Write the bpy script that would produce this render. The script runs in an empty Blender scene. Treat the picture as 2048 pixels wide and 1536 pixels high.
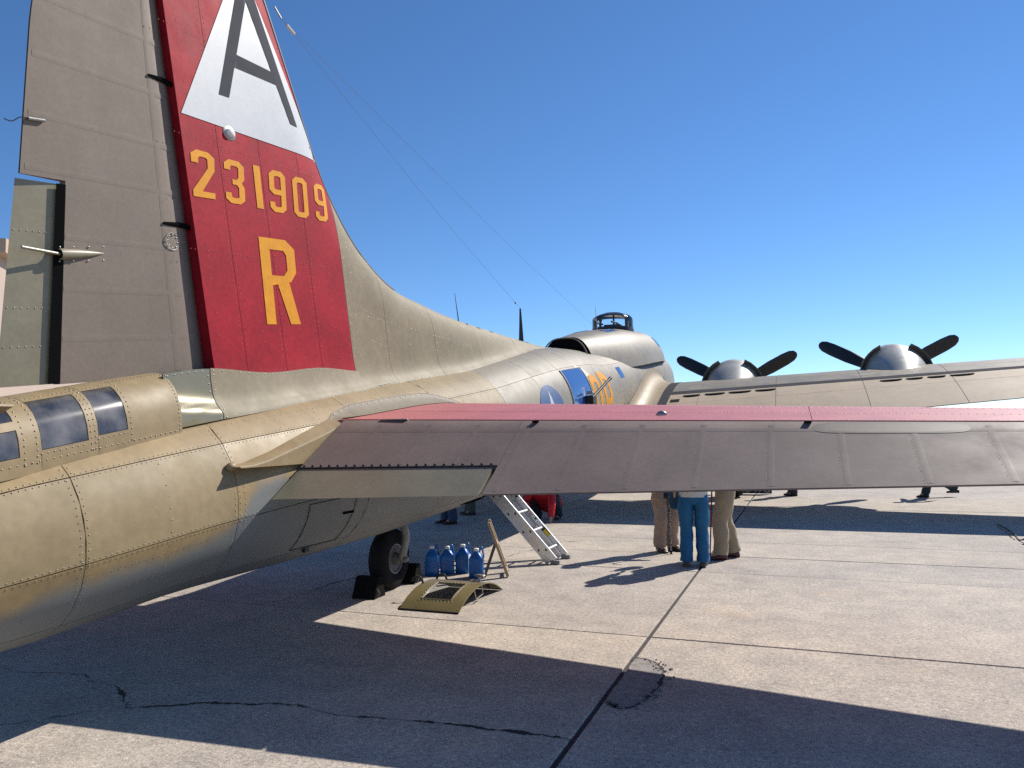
import bpy, bmesh, math, random
import numpy as np
from mathutils import Vector, Matrix
random.seed(7)
rng = np.random.default_rng(7)
sc = bpy.context.scene
C = sc.collection
R = math.radians

# ------------------------------------------------------------------ camera
F_PX, HOR, ROLL, AZ, CAM_H = 1529.0, 858.0, -0.0155, 0.347, 1.75
PITCH = math.atan((HOR - 768) / F_PX)
cam_d = bpy.data.cameras.new('camera'); cam = bpy.data.objects.new('camera', cam_d); C.objects.link(cam)
cam_d.sensor_width = 36.0; cam_d.lens = F_PX / 2048 * 36.0
cam_d.clip_start = 0.05; cam_d.clip_end = 3000
fw = Vector((-math.sin(AZ) * math.cos(PITCH), math.cos(AZ) * math.cos(PITCH), math.sin(PITCH)))
rt = Vector((math.cos(AZ), math.sin(AZ), 0)); up = rt.cross(fw)
ca, sa = math.cos(ROLL), math.sin(ROLL)
rt2 = rt * ca + up * sa; up2 = -rt * sa + up * ca
cam.matrix_world = Matrix(((rt2.x, up2.x, -fw.x, 0), (rt2.y, up2.y, -fw.y, 0), (rt2.z, up2.z, -fw.z, CAM_H), (0, 0, 0, 1)))
sc.camera = cam

# ------------------------------------------------------------------ light
SUN_EL, SUN_AZ = R(41.5), R(32.5)          # azimuth measured from +Y towards +X
w = bpy.data.worlds.new('World'); sc.world = w; w.use_nodes = True
nt = w.node_tree; bg = nt.nodes['Background']
sky = nt.nodes.new('ShaderNodeTexSky'); sky.sky_type = 'NISHITA'; sky.sun_disc = False
sky.sun_elevation = SUN_EL; sky.sun_rotation = SUN_AZ
sky.air_density = 0.85; sky.dust_density = 0.0; sky.ozone_density = 5.5; sky.altitude = 1200
hs = nt.nodes.new('ShaderNodeHueSaturation'); hs.inputs['Saturation'].default_value = 1.10
nt.links.new(sky.outputs[0], hs.inputs['Color']); nt.links.new(hs.outputs[0], bg.inputs['Color'])
bg.inputs['Strength'].default_value = 0.115
sd = bpy.data.lights.new('sun', 'SUN'); sun = bpy.data.objects.new('sun', sd); C.objects.link(sun)
sd.energy = 5.0; sd.angle = R(0.53); sd.color = (1.0, 0.945, 0.86)
sdir = Vector((math.sin(SUN_AZ) * math.cos(SUN_EL), math.cos(SUN_AZ) * math.cos(SUN_EL), math.sin(SUN_EL)))
sun.rotation_euler = sdir.to_track_quat('Z', 'Y').to_euler(); sun.location = (20, 30, 40)
vs = sc.view_settings; vs.view_transform = 'Standard'; vs.look = 'None'; vs.gamma = 1; vs.exposure = 0.36
sc.cycles.use_denoising = False; sc.cycles.sample_clamp_indirect = 4.0; sc.cycles.blur_glossy = 0.5

# ------------------------------------------------------------------ materials
MATS = {}
def mat(name, col, rough=0.5, metal=0.0, var=0.0, vscale=3.0, fine=0.0, fscale=60.0, bump=0.0, bscale=80.0,
        coat=0.0, spec=0.5, trans=0.0, rvar=0.0, col2=None, stretch=None):
    if name in MATS: return MATS[name]
    m = bpy.data.materials.new(name); m.use_nodes = True; n = m.node_tree.nodes; l = m.node_tree.links
    b = n['Principled BSDF']
    b.inputs['Roughness'].default_value = rough; b.inputs['Metallic'].default_value = metal
    b.inputs['Specular IOR Level'].default_value = spec
    b.inputs['Coat Weight'].default_value = coat; b.inputs['Coat Roughness'].default_value = 0.12
    b.inputs['Transmission Weight'].default_value = trans
    b.inputs['Base Color'].default_value = (*col, 1)
    tc = n.new('ShaderNodeTexCoord'); src = tc.outputs['Object']
    if stretch:
        mp = n.new('ShaderNodeMapping'); mp.inputs['Scale'].default_value = stretch
        l.new(src, mp.inputs[0]); src = mp.outputs[0]
    def noise(scale, det=4.0, rgh=0.6):
        t = n.new('ShaderNodeTexNoise'); t.inputs['Scale'].default_value = scale
        t.inputs['Detail'].default_value = det; t.inputs['Roughness'].default_value = rgh
        l.new(src, t.inputs['Vector']); return t.outputs[0]
    cur = None
    def mixc(fac, a, c2):
        mx = n.new('ShaderNodeMix'); mx.data_type = 'RGBA'
        if isinstance(fac, float): mx.inputs[0].default_value = fac
        else: l.new(fac, mx.inputs[0])
        for i, v in ((6, a), (7, c2)):
            if isinstance(v, tuple): mx.inputs[i].default_value = (*v, 1)
            else: l.new(v, mx.inputs[i])
        return mx.outputs[2]
    def ramp(v, lo, hi):
        r_ = n.new('ShaderNodeMapRange'); r_.inputs[1].default_value = lo; r_.inputs[2].default_value = hi
        l.new(v, r_.inputs[0]); return r_.outputs[0]
    if var > 0:
        c2 = col2 or tuple(min(1, c * (1 + var)) for c in col); c1 = tuple(c * (1 - var) for c in col)
        cur = mixc(ramp(noise(vscale), 0.3, 0.7), c1, c2)
    if fine > 0:
        f1 = ramp(noise(fscale, 2.0), 0.35, 0.65)
        base = cur if cur is not None else tuple(col)
        dark = n.new('ShaderNodeMix'); dark.data_type = 'RGBA'; dark.blend_type = 'MULTIPLY'; dark.inputs[0].default_value = 1.0
        if isinstance(base, tuple): dark.inputs[6].default_value = (*base, 1)
        else: l.new(base, dark.inputs[6])
        g = mixc(f1, (1 - fine,) * 3, (1 + fine,) * 3); l.new(g, dark.inputs[7]); cur = dark.outputs[2]
    if cur is not None: l.new(cur, b.inputs['Base Color'])
    if rvar > 0:
        mr = n.new('ShaderNodeMapRange'); mr.inputs[1].default_value = 0.3; mr.inputs[2].default_value = 0.7
        mr.inputs[3].default_value = rough - rvar; mr.inputs[4].default_value = rough + rvar
        l.new(noise(vscale * 2.3), mr.inputs[0]); l.new(mr.outputs[0], b.inputs['Roughness'])
    if bump > 0:
        bp = n.new('ShaderNodeBump'); bp.inputs['Strength'].default_value = bump; bp.inputs['Distance'].default_value = 0.01
        l.new(noise(bscale, 3.0), bp.inputs['Height']); l.new(bp.outputs[0], b.inputs['Normal'])
    MATS[name] = m; return m

OLIVE = mat('olive_paint', (0.222, 0.188, 0.132), 0.50, var=0.13, vscale=1.6, fine=0.07, fscale=14, spec=0.42, rvar=0.07, bump=0.02, bscale=9)  # faded olive drab; the grey of reflected sky is also mixed into the colour
OLIVE2 = mat('olive_paint_tan', (0.268, 0.197, 0.104), 0.53, var=0.12, vscale=1.8, fine=0.07, fscale=16, spec=0.30, rvar=0.06, bump=0.02, bscale=9)
OLIVE_FRESH = mat('olive_paint_fresh', (0.170, 0.135, 0.058), 0.34, var=0.10, vscale=4, coat=0.1, rvar=0.05)
FABRIC = mat('doped_fabric', (0.195, 0.154, 0.120), 0.62, spec=0.3, var=0.09, vscale=2.2, fine=0.05, fscale=35, rvar=0.06, bump=0.02, bscale=30)
FABRIC2 = mat('doped_fabric_worn', (0.190, 0.143, 0.122), 0.62, spec=0.3, var=0.15, vscale=1.7, fine=0.06, fscale=35, rvar=0.07, bump=0.02, bscale=30)
DORSAL = mat('dorsal_olive', (0.225, 0.186, 0.118), 0.60, var=0.12, vscale=1.6, fine=0.07, fscale=14, spec=0.25, rvar=0.05, bump=0.02, bscale=9)
SHINY = mat('thin_formed_metal', (0.235, 0.205, 0.125), 0.22, var=0.06, vscale=3, metal=0.25, bump=0.05, bscale=5)
RED = mat('red_paint', (0.300, 0.012, 0.022), 0.62, var=0.18, vscale=2.0, fine=0.10, fscale=25, spec=0.13, rvar=0.05)
FADED = mat('faded_red_paint', (0.420, 0.120, 0.115), 0.5, var=0.10, vscale=2.0, fine=0.06, fscale=25, rvar=0.05)
WHITE = mat('white_paint', (0.43, 0.45, 0.46), 0.45, var=0.05, vscale=5, fine=0.03, fscale=40)
BLACKISH = mat('dark_grey_paint', (0.050, 0.054, 0.064), 0.8, var=0.12, vscale=6, spec=0.12)
YELLOW = mat('yellow_paint', (0.62, 0.265, 0.016), 0.6, var=0.10, vscale=6, fine=.06, fscale=40, spec=.15)
INSIG = mat('insignia_blue', (0.035, 0.075, 0.175), 0.45, var=0.1, vscale=6)
WINCOVER = mat('window_blue_glass', (0.030, 0.085, 0.26), 0.12, var=0.05, vscale=5, coat=0.3)
UNDER = mat('seam_shadow', (0.022, 0.020, 0.018), 0.9, spec=0.05)
DARK = mat('dark_interior', (0.008, 0.008, 0.008), 0.95, spec=0.0)
BOOT = mat('deicer_rubber', (0.045, 0.047, 0.052), 0.55, var=0.15, vscale=4)
GUN = mat('gun_metal', (0.020, 0.020, 0.023), 0.5, spec=0.3)
RUBBER = mat('tyre_rubber', (0.013, 0.013, 0.014), 0.85, spec=0.15, var=0.2, vscale=12, bump=0.05, bscale=60)
STEEL = mat('worn_steel', (0.30, 0.295, 0.28), 0.42, metal=0.7, var=0.15, vscale=14)
ALU = mat('aluminium', (0.62, 0.63, 0.64), 0.36, metal=0.85, var=0.06, vscale=9, rvar=0.05)
ALU_W = mat('aluminium_rung', (0.72, 0.73, 0.74), 0.4, metal=0.3, var=0.05, vscale=9)
RIVM = mat('rivet_metal', (0.30, 0.26, 0.18), 0.34, metal=0.35)
RIVR = mat('rivet_red', (0.25, 0.035, 0.040), 0.38)
CONC = None
def glass_mat():
    m = bpy.data.materials.new('window_glass'); m.use_nodes = True; n = m.node_tree.nodes; l = m.node_tree.links
    n.remove(n['Principled BSDF']); out = n['Material Output']
    g = n.new('ShaderNodeBsdfGlossy'); g.inputs['Roughness'].default_value = 0.11; g.inputs['Color'].default_value = (1, 1, 1, 1)
    t = n.new('ShaderNodeBsdfTransparent'); t.inputs['Color'].default_value = (0.80, 0.85, 0.88, 1)
    f = n.new('ShaderNodeFresnel'); f.inputs['IOR'].default_value = 1.5
    mx = n.new('ShaderNodeMixShader'); l.new(f.outputs[0], mx.inputs[0]); l.new(t.outputs[0], mx.inputs[1]); l.new(g.outputs[0], mx.inputs[2])
    l.new(mx.outputs[0], out.inputs['Surface']); return m
GLASS = glass_mat()
HAZED = GLASS.copy(); HAZED.name = 'hazed_perspex'
def _haze(m):
    n = m.node_tree.nodes; l = m.node_tree.links; out = n['Material Output']; old = out.inputs['Surface'].links[0].from_socket
    d = n.new('ShaderNodeBsdfDiffuse'); d.inputs[0].default_value = (.42, .40, .40, 1); mx = n.new('ShaderNodeMixShader')
    tx = n.new('ShaderNodeTexNoise'); tx.inputs['Scale'].default_value = 5; tx.inputs['Detail'].default_value = 8; g_ = n.new('ShaderNodeNewGeometry'); l.new(g_.outputs['Position'], tx.inputs['Vector'])
    r_ = n.new('ShaderNodeMapRange'); r_.inputs[1].default_value = .35; r_.inputs[2].default_value = .7; r_.inputs[3].default_value = .06; r_.inputs[4].default_value = .42; l.new(tx.outputs[0], r_.inputs[0])
    l.new(r_.outputs[0], mx.inputs[0]); l.new(old, mx.inputs[1]); l.new(d.outputs[0], mx.inputs[2]); l.new(mx.outputs[0], out.inputs['Surface'])
_haze(HAZED)
TGLASS = GLASS.copy(); TGLASS.name = 'turret_glass'
for n_ in TGLASS.node_tree.nodes:
    if n_.type == 'BSDF_TRANSPARENT': n_.inputs[0].default_value = (.97, .98, .99, 1)
    if n_.type == 'FRESNEL': n_.inputs['IOR'].default_value = 1.3
    if n_.type == 'BSDF_GLOSSY': n_.inputs['Roughness'].default_value = .05

# ------------------------------------------------------------------ helpers
def link(o, parent=None):
    C.objects.link(o)
    if parent is not None:
        o.parent = parent
        if parent.get('_base') is not None:
            o.matrix_parent_inverse = Matrix.Translation(-Vector(parent['_base']))
    return o
def mesh(name, verts, faces, m, parent=None, smooth=True, kind=None, sharp=None):
    me = bpy.data.meshes.new(name); me.from_pydata([tuple(v) for v in verts], [], [tuple(f) for f in faces])
    bm = bmesh.new(); bm.from_mesh(me); bmesh.ops.recalc_face_normals(bm, faces=bm.faces); bm.to_mesh(me); bm.free()
    me.materials.append(m)
    if smooth:
        me.polygons.foreach_set('use_smooth', [True] * len(me.polygons))
        me.set_sharp_from_angle(angle=R(sharp if sharp else 38))
    o = bpy.data.objects.new(name, me); link(o, parent)
    if kind: o['kind'] = kind
    return o
class MB:
    def __init__(s): s.v = []; s.f = []
    def add(s, v, f):
        k = len(s.v); s.v += [tuple(map(float, p)) for p in v]; s.f += [tuple(i + k for i in q) for q in f]; return s
    def box(s, c, d, rot=None, taper=1.0):
        c = Vector(c); M = rot if rot is not None else Matrix.Identity(3); vs_ = []
        for z in (-.5, .5):
            for x, y in ((-.5, -.5), (.5, -.5), (.5, .5), (-.5, .5)):
                t = taper if z > 0 else 1.0
                vs_.append(c + M @ Vector((x * d[0] * t, y * d[1] * t, z * d[2])))
        return s.add(vs_, [(0, 1, 2, 3), (4, 5, 6, 7), (0, 1, 5, 4), (1, 2, 6, 5), (2, 3, 7, 6), (3, 0, 4, 7)])
    def tube(s, pts, rad, seg=10, cap=True, sq=None, upv=None):
        pts = [Vector(p) for p in pts]; n = len(pts)
        rad = rad if isinstance(rad, (list, tuple)) else [rad] * n
        rings = []; u = Vector(upv) if upv else None
        for i, p in enumerate(pts):
            d = (pts[min(i + 1, n - 1)] - pts[max(i - 1, 0)])
            d = d.normalized() if d.length > 1e-9 else Vector((0, 0, 1))
            if u is None or abs(u.dot(d)) > 0.97:
                u = Vector((0, 0, 1)) if abs(d.z) < 0.9 else Vector((0, 1, 0))
            a = (u - d * u.dot(d)).normalized(); b = d.cross(a); 
            if not upv: u = a
            r = rad[i]; ra, rb = (r if isinstance(r, (tuple, list)) else (r, r))
            if sq: ra, rb = ra * sq[0], rb * sq[1]
            rings.append([p + a * (ra * math.cos(t)) + b * (rb * math.sin(t)) for t in [2 * math.pi * j / seg for j in range(seg)]])
        return s.loft(rings, cap)
    def loft(s, rings, cap=True, closed=True):
        k = len(s.v); m = len(rings[0])
        for r in rings: s.v += [tuple(map(float, p)) for p in r]
        for i in range(len(rings) - 1):
            for j in range(m if closed else m - 1):
                j2 = (j + 1) % m
                s.f.append((k + i * m + j, k + i * m + j2, k + (i + 1) * m + j2, k + (i + 1) * m + j))
        if cap and closed:
            s.f.append(tuple(k + j for j in range(m))); s.f.append(tuple(k + (len(rings) - 1) * m + j for j in range(m)))
        return s
    def sphere(s, c, r, nu=12, nv=8, rot=None):
        c = Vector(c); r = r if isinstance(r, (tuple, list)) else (r, r, r); M = rot if rot is not None else Matrix.Identity(3)
        rings = []
        for i in range(nv + 1):
            t = math.pi * (0.02 + 0.96 * i / nv)
            rings.append([c + M @ Vector((r[0] * math.sin(t) * math.cos(2 * math.pi * j / nu), r[1] * math.sin(t) * math.sin(2 * math.pi * j / nu), r[2] * math.cos(t))) for j in range(nu)])
        return s.loft(rings, True)
    def prism(s, poly, a, b, axis):      # poly: 2D points, extruded a..b along axis 0/1/2
        def P(p, t):
            q = list(p); q.insert(axis, t); return q
        n = len(poly)
        return s.add([P(p, a) for p in poly] + [P(p, b) for p in poly],
                     [tuple(range(n)), tuple(range(n, 2 * n))] + [(i, (i + 1) % n, n + (i + 1) % n, n + i) for i in range(n)])
    def build(s, name, m, parent=None, smooth=True, kind=None, bevel=0, seg=2, sharp=None):
        o = mesh(name, s.v, s.f, m, parent, smooth, kind, sharp)
        if bevel:
            md = o.modifiers.new('bevel', 'BEVEL'); md.width = bevel; md.segments = seg; md.limit_method = 'ANGLE'; md.angle_limit = R(35)
        return o
def thing(name, label, cat, base, group=None, rz=0.0, world_space=False):
    o = bpy.data.objects.new(name, None); C.objects.link(o); o.location = base; o.rotation_euler = (0, 0, rz)
    o.empty_display_size = 0.2
    o['label'] = label; o['category'] = cat
    if group: o['group'] = group
    if world_space: o['_base'] = tuple(base)
    return o
def tag(o, label, cat, group=None):
    o['label'] = label; o['category'] = cat
    if group: o['group'] = group
    return o
def copy_tree(o, parent=None):
    c = o.copy(); C.objects.link(c); c.parent = parent
    for ch in list(o.children): copy_tree(ch, c)
    return c
def crom(P, n):                      # Catmull-Rom resample of tuples
    P = [np.array(p, float) for p in P]; P = [2 * P[0] - P[1]] + P + [2 * P[-1] - P[-2]]; out = []
    for i in range(1, len(P) - 2):
        for k in range(n):
            t = k / n; a, b, c_, d = P[i - 1:i + 3]
            out.append(.5 * (2 * b + (c_ - a) * t + (2 * a - 5 * b + 4 * c_ - d) * t * t + (3 * b - a - 3 * c_ + d) * t ** 3))
    out.append(P[-2]); return out
def patch(surf, u0, u1, v0, v1, nu, nv, off, thick=0.008):
    """curved sheet with thickness on surf(u,v)->(pos,normal)"""
    v = []; f = []
    for i in range(nu + 1):
        for j in range(nv + 1):
            p, nrm = surf(u0 + (u1 - u0) * i / nu, v0 + (v1 - v0) * j / nv); v.append(p + nrm * off)
    def ix(i, j): return i * (nv + 1) + j
    for i in range(nu):
        for j in range(nv): f.append((ix(i, j), ix(i + 1, j), ix(i + 1, j + 1), ix(i, j + 1)))
    ring = [(i, 0) for i in range(nu)] + [(nu, j) for j in range(nv)] + [(i, nv) for i in range(nu, 0, -1)] + [(0, j) for j in range(nv, 0, -1)]
    k = len(v)
    for (i, j) in ring:
        p, nrm = surf(u0 + (u1 - u0) * i / nu, v0 + (v1 - v0) * j / nv); v.append(p + nrm * (off - thick))
    n = len(ring)
    for a in range(n):
        b = (a + 1) % n; f.append((ix(*ring[a]), ix(*ring[b]), k + b, k + a))
    return v, f
def panels(surf, ub, vb, m, parent, gap=0.006, step=0.25, off=0.0, jit=0.0012, name='skin_panel', matf=None):
    for i in range(len(ub) - 1):
        for j in range(len(vb) - 1):
            u0, u1, v0, v1 = ub[i], ub[i + 1], vb[j], vb[j + 1]
            um, vm = (u0 + u1) / 2, (v0 + v1) / 2
            lu = (surf(u1, vm)[0] - surf(u0, vm)[0]).length + 1e-6; lv = max(1e-6, (surf(um, v1)[0] - surf(um, vm)[0]).length + (surf(um, vm)[0] - surf(um, v0)[0]).length)
            du = (u1 - u0) * gap / lu / 2; dv = (v1 - v0) * gap / lv / 2
            nu = max(2, min(24, int(lu / step))); nv = max(3, min(24, int(lv / (step * .6))))
            v, f = patch(surf, u0 + du, u1 - du, v0 + dv, v1 - dv, nu, nv, off + random.uniform(0, jit))
            mm = matf(um, vm) if matf else m
            mesh(name, v, f, mm, parent, sharp=50)
def rivets(lines, r, name, m, parent, hgt=0.45):
    """lines: list of lists of (pos, normal); joined small domes"""
    b = MB()
    for L in lines:
        for p, nrm in L:
            nrm = nrm.normalized(); a = nrm.orthogonal().normalized(); c = nrm.cross(a)
            base = [p + (a * math.cos(t) + c * math.sin(t)) * r for t in [math.pi * k / 3 for k in range(6)]]
            mid = [p + (a * math.cos(t) + c * math.sin(t)) * r * .6 + nrm * r * hgt * .8 for t in [math.pi * k / 3 for k in range(6)]]
            k = len(b.v); b.v += [tuple(q) for q in base + mid] + [tuple(p + nrm * r * hgt)]
            for i in range(6):
                j = (i + 1) % 6; b.f.append((k + i, k + j, k + 6 + j, k + 6 + i)); b.f.append((k + 6 + i, k + 6 + j, k + 12))
    return b.build(name, m, parent, smooth=True, kind='stuff', sharp=80)
def surfline(surf, a, b, spacing, off=0.0):
    """points along the parameter line a->b on surf"""
    N = 60; pts = [surf(a[0] + (b[0] - a[0]) * i / N, a[1] + (b[1] - a[1]) * i / N) for i in range(N + 1)]
    out = []; acc = 0.0
    for i in range(N):
        p, q = pts[i][0], pts[i + 1][0]; L = (q - p).length
        while acc < L:
            t = acc / L if L > 0 else 0; nn = pts[i][1]; out.append((p.lerp(q, t) + nn * off, nn)); acc += spacing
        acc -= L
    return out
def decal(polys, fn, m, name, parent, grid=0.12, thick=0.0):
    """flat polygons (2D) cut on a grid and laid on a surface by fn(x,y)->Vector"""
    bm = bmesh.new()
    for P in polys:
        bm.faces.new([bm.verts.new((p[0], p[1], 0)) for p in P])
    xs = [v.co.x for v in bm.verts]; ys = [v.co.y for v in bm.verts]
    g = math.floor(min(xs) / grid) * grid
    while g < max(xs):
        bmesh.ops.bisect_plane(bm, geom=bm.verts[:] + bm.edges[:] + bm.faces[:], plane_co=(g, 0, 0), plane_no=(1, 0, 0)); g += grid
    g = math.floor(min(ys) / grid) * grid
    while g < max(ys):
        bmesh.ops.bisect_plane(bm, geom=bm.verts[:] + bm.edges[:] + bm.faces[:], plane_co=(0, g, 0), plane_no=(0, 1, 0)); g += grid
    bmesh.ops.triangulate(bm, faces=[f for f in bm.faces if len(f.verts) > 4])
    for v in bm.verts: v.co = fn(v.co.x, v.co.y)
    me = bpy.data.meshes.new(name); bm.to_mesh(me); bm.free(); me.materials.append(m)
    me.polygons.foreach_set('use_smooth', [True] * len(me.polygons))
    o = bpy.data.objects.new(name, me); link(o, parent); return o

# ------------------------------------------------------------------ ground: concrete apron of cast slabs
def concrete():
    m = bpy.data.materials.new('concrete'); m.use_nodes = True; n = m.node_tree.nodes; l = m.node_tree.links; b = n['Principled BSDF']
    tc = n.new('ShaderNodeTexCoord'); geo = n.new('ShaderNodeNewGeometry'); pos = geo.outputs['Position']
    def noise(s, d=4, r=0.6):
        t = n.new('ShaderNodeTexNoise'); t.inputs['Scale'].default_value = s; t.inputs['Detail'].default_value = d; t.inputs['Roughness'].default_value = r
        l.new(pos, t.inputs['Vector']); return t.outputs[0]
    def rampc(v, stops):
        r_ = n.new('ShaderNodeValToRGB'); e = r_.color_ramp.elements
        e[0].position, e[0].color = stops[0][0], (*stops[0][1], 1); e[1].position, e[1].color = stops[-1][0], (*stops[-1][1], 1)
        for p, c in stops[1:-1]:
            q = e.new(p); q.color = (*c, 1)
        l.new(v, r_.inputs[0]); return r_.outputs[0]
    def mul(a, c):
        mx = n.new('ShaderNodeMix'); mx.data_type = 'RGBA'; mx.blend_type = 'MULTIPLY'; mx.inputs[0].default_value = 1
        l.new(a, mx.inputs[6]); l.new(c, mx.inputs[7]); return mx.outputs[2]
    big = rampc(noise(0.6, 7, .66), [(0.28, (0.325, 0.293, 0.26)), (0.5, (0.400, 0.358, 0.312)), (0.72, (0.465, 0.413, 0.345))])
    mid = rampc(noise(3.2, 6, .7), [(0.3, (0.78, 0.78, 0.80)), (0.55, (1.02, 1.01, 1.0)), (0.75, (1.16, 1.13, 1.08))])
    agg = rampc(noise(30, 5, .8), [(0.35, (0.52, 0.50, 0.51)), (0.45, (0.92, 0.91, 0.90)), (0.55, (1.03, 1.02, 1.01)), (0.64, (1.42, 1.40, 1.36))])
    fine = rampc(noise(120, 2, .6), [(0.3, (0.80, 0.80, 0.80)), (0.7, (1.18, 1.18, 1.18))])
    vor = n.new('ShaderNodeTexVoronoi'); vor.inputs['Scale'].default_value = 38; l.new(pos, vor.inputs['Vector'])
    pit = rampc(vor.outputs['Distance'], [(0.10, (0.55, 0.53, 0.52)), (0.24, (1, 1, 1))])
    v2 = n.new('ShaderNodeTexVoronoi'); v2.inputs['Scale'].default_value = 52; l.new(pos, v2.inputs['Vector'])
    stone = rampc(v2.outputs['Distance'], [(0.14, (1.5, 1.48, 1.44)), (0.26, (1, 1, 1))])
    pit = mul(pit, stone)
    st = rampc(noise(0.23, 3, .5), [(0.58, (1, 1, 1)), (0.72, (0.86, 0.85, 0.86))])
    oi = n.new('ShaderNodeObjectInfo'); tone = rampc(oi.outputs['Random'], [(0.0, (0.93, 0.935, 0.95)), (0.5, (1.0, 0.995, 0.985)), (1.0, (1.06, 1.045, 1.01))])
    oil = rampc(noise(1.1, 5, .75), [(0.66, (1, 1, 1)), (0.78, (0.80, 0.78, 0.77))])
    rust = rampc(noise(0.9, 4, .6), [(0.60, (1, 1, 1)), (0.74, (1.06, 0.98, 0.88))])
    l.new(mul(mul(mul(mul(mul(mul(mul(mul(big, mid), agg), fine), pit), st), tone), oil), rust), b.inputs['Base Color'])
    b.inputs['Roughness'].default_value = 0.82; b.inputs['Specular IOR Level'].default_value = 0.35
    bp = n.new('ShaderNodeBump'); bp.inputs['Strength'].default_value = 0.35; bp.inputs['Distance'].default_value = 0.008
    l.new(noise(60, 4, .7), bp.inputs['Height']); l.new(bp.outputs[0], b.inputs['Normal'])
    return m
CONC = concrete()
JOINT = mat('joint_filler', (0.045, 0.036, 0.036), 0.9, var=0.25, vscale=9)
CRACKM = mat('crack_tar', (0.018, 0.016, 0.015), 0.9, var=0.3, vscale=20)
apron = mesh('apron', [(-1500, -1500, -.02), (1500, -1500, -.02), (1500, 1500, -.02), (-1500, 1500, -.02)], [(0, 1, 2, 3)], CONC, smooth=False)
apron['kind'] = 'structure'; apron['label'] = 'pale worn concrete airfield apron'
bed = mesh('joint_filler', [(-47, -14, -.014), (47, -14, -.014), (47, 90, -.014), (-47, 90, -.014)], [(0, 1, 2, 3)], JOINT, apron, smooth=False)
JA = 0.0202
def jw(u, v, z=0.0): return (u * math.cos(JA) + v * math.sin(JA), -u * math.sin(JA) + v * math.cos(JA), z)
rows = [-13, -9, -5, -1, 2.75, 6.46, 9.49, 10.72, 12.05, 17.19, 19.8, 23.6, 27.4, 31.2, 35, 39, 43, 47, 52, 57, 63, 70, 78, 88]
T0 = -1.295
cols = [T0 + 7.62 * k for k in range(-6, 7)]
rg = {7: .005, 5: .007, 6: .008}
for i in range(len(rows) - 1):
    for j in range(len(cols) - 1):
        g0, g1 = rg.get(i, .007), rg.get(i + 1, .007)
        u0, u1, v0, v1 = cols[j] + .017, cols[j + 1] - .017, rows[i] + g0, rows[i + 1] - g1
        dz = random.uniform(-.002, .002); e = .006
        vv = [jw(u0, v0, -.03), jw(u1, v0, -.03), jw(u1, v1, -.03), jw(u0, v1, -.03)]
        vv += [jw(u0, v0, dz - e), jw(u1, v0, dz - e), jw(u1, v1, dz - e), jw(u0, v1, dz - e)]
        vv += [jw(u0 + e, v0 + e, dz), jw(u1 - e, v0 + e, dz), jw(u1 - e, v1 - e, dz), jw(u0 + e, v1 - e, dz)]
        ff = [(8, 9, 10, 11)] + [(a, (a + 1) % 4, 4 + (a + 1) % 4, 4 + a) for a in range(4)] + [(4 + a, 4 + (a + 1) % 4, 8 + (a + 1) % 4, 8 + a) for a in range(4)]
        mesh('concrete_slab', vv, ff, CONC, apron, smooth=False)
def crack(pts, wd, name='crack', amp=0.018, n=9):
    n = 22; P = crom([(p[0], p[1], 0) for p in pts], n); L = []; Rr = []; w0_ = 0.0; o0_ = 0.0
    for i, p in enumerate(P):
        d = P[min(i + 1, len(P) - 1)] - P[max(i - 1, 0)]; d = d / (np.hypot(d[0], d[1]) + 1e-9); nn = np.array([-d[1], d[0], 0])
        o0_ = o0_ * .8 + rng.normal(0, amp * .35); w0_ = w0_ * .75 + rng.normal(0, .3); q = p + nn * o0_; ww = wd * max(.12, .75 + w0_) * min(1, 3 * min(i + .4, len(P) - 1 - i + .4) / len(P) + .3)
        L.append(q + nn * ww * .5); Rr.append(q - nn * ww * .5)
    v = [(p[0], p[1], .0045) for p in L] + [(p[0], p[1], .0045) for p in Rr]; k = len(L)
    return mesh(name, v, [(i, i + 1, k + i + 1, k + i) for i in range(k - 1)], CRACKM, apron, smooth=False)
crack([(-5.71, 4.24), (-5.37, 4.22), (-4.93, 4.29), (-4.74, 4.21), (-4.5, 4.18)], .010)
crack([(-4.5, 4.18), (-4.19, 3.98), (-4.05, 3.86)], .022)
crack([(-4.06, 3.86), (-3.85, 3.97), (-3.61, 4.1), (-3.34, 4.16), (-3.05, 4.24), (-2.71, 4.17), (-2.41, 4.21), (-2.02, 4.24), (-1.61, 4.255), (-1.31, 4.25), (-1.2, 4.235)], .034, amp=.012)
crack([(-4.58, 3.41), (-4.33, 3.64), (-4.1, 3.84)], .008)
crack([(-5.13, 6.52), (-5.02, 7.07), (-5.01, 7.83), (-4.82, 8.13), (-4.55, 8.35)], .016)
crack([(-1.16, 4.87), (-1.06, 4.80), (-.97, 4.88), (-.915, 5.1), (-.89, 5.4), (-.93, 5.66), (-1.05, 5.84), (-1.19, 5.86)], .030, amp=.012)
crack([(-1.17, 4.9), (-1.1, 4.84), (-1.0, 4.83)], .045, amp=.02)
PATCHM = mat('spalled_concrete', (.235, .215, .20), .9, var=.25, vscale=14, fine=.25, fscale=90, bump=.3, bscale=60)
pp = [(-1.17, 4.90), (-1.13, 4.86), (-1.06, 4.81), (-.97, 4.88), (-.915, 5.1), (-.89, 5.4), (-.93, 5.66), (-1.05, 5.84), (-1.15, 5.86), (-1.16, 5.4)]
pc = crom([(x, y, 0) for x, y in pp + pp[:1]], 6)[:-1]
mesh('spalled_patch', [(x + rng.normal(0, .006), y + rng.normal(0, .006), .0042) for x, y, z in pc], [tuple(range(len(pc)))], PATCHM, apron, smooth=False)
b = MB()
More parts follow.
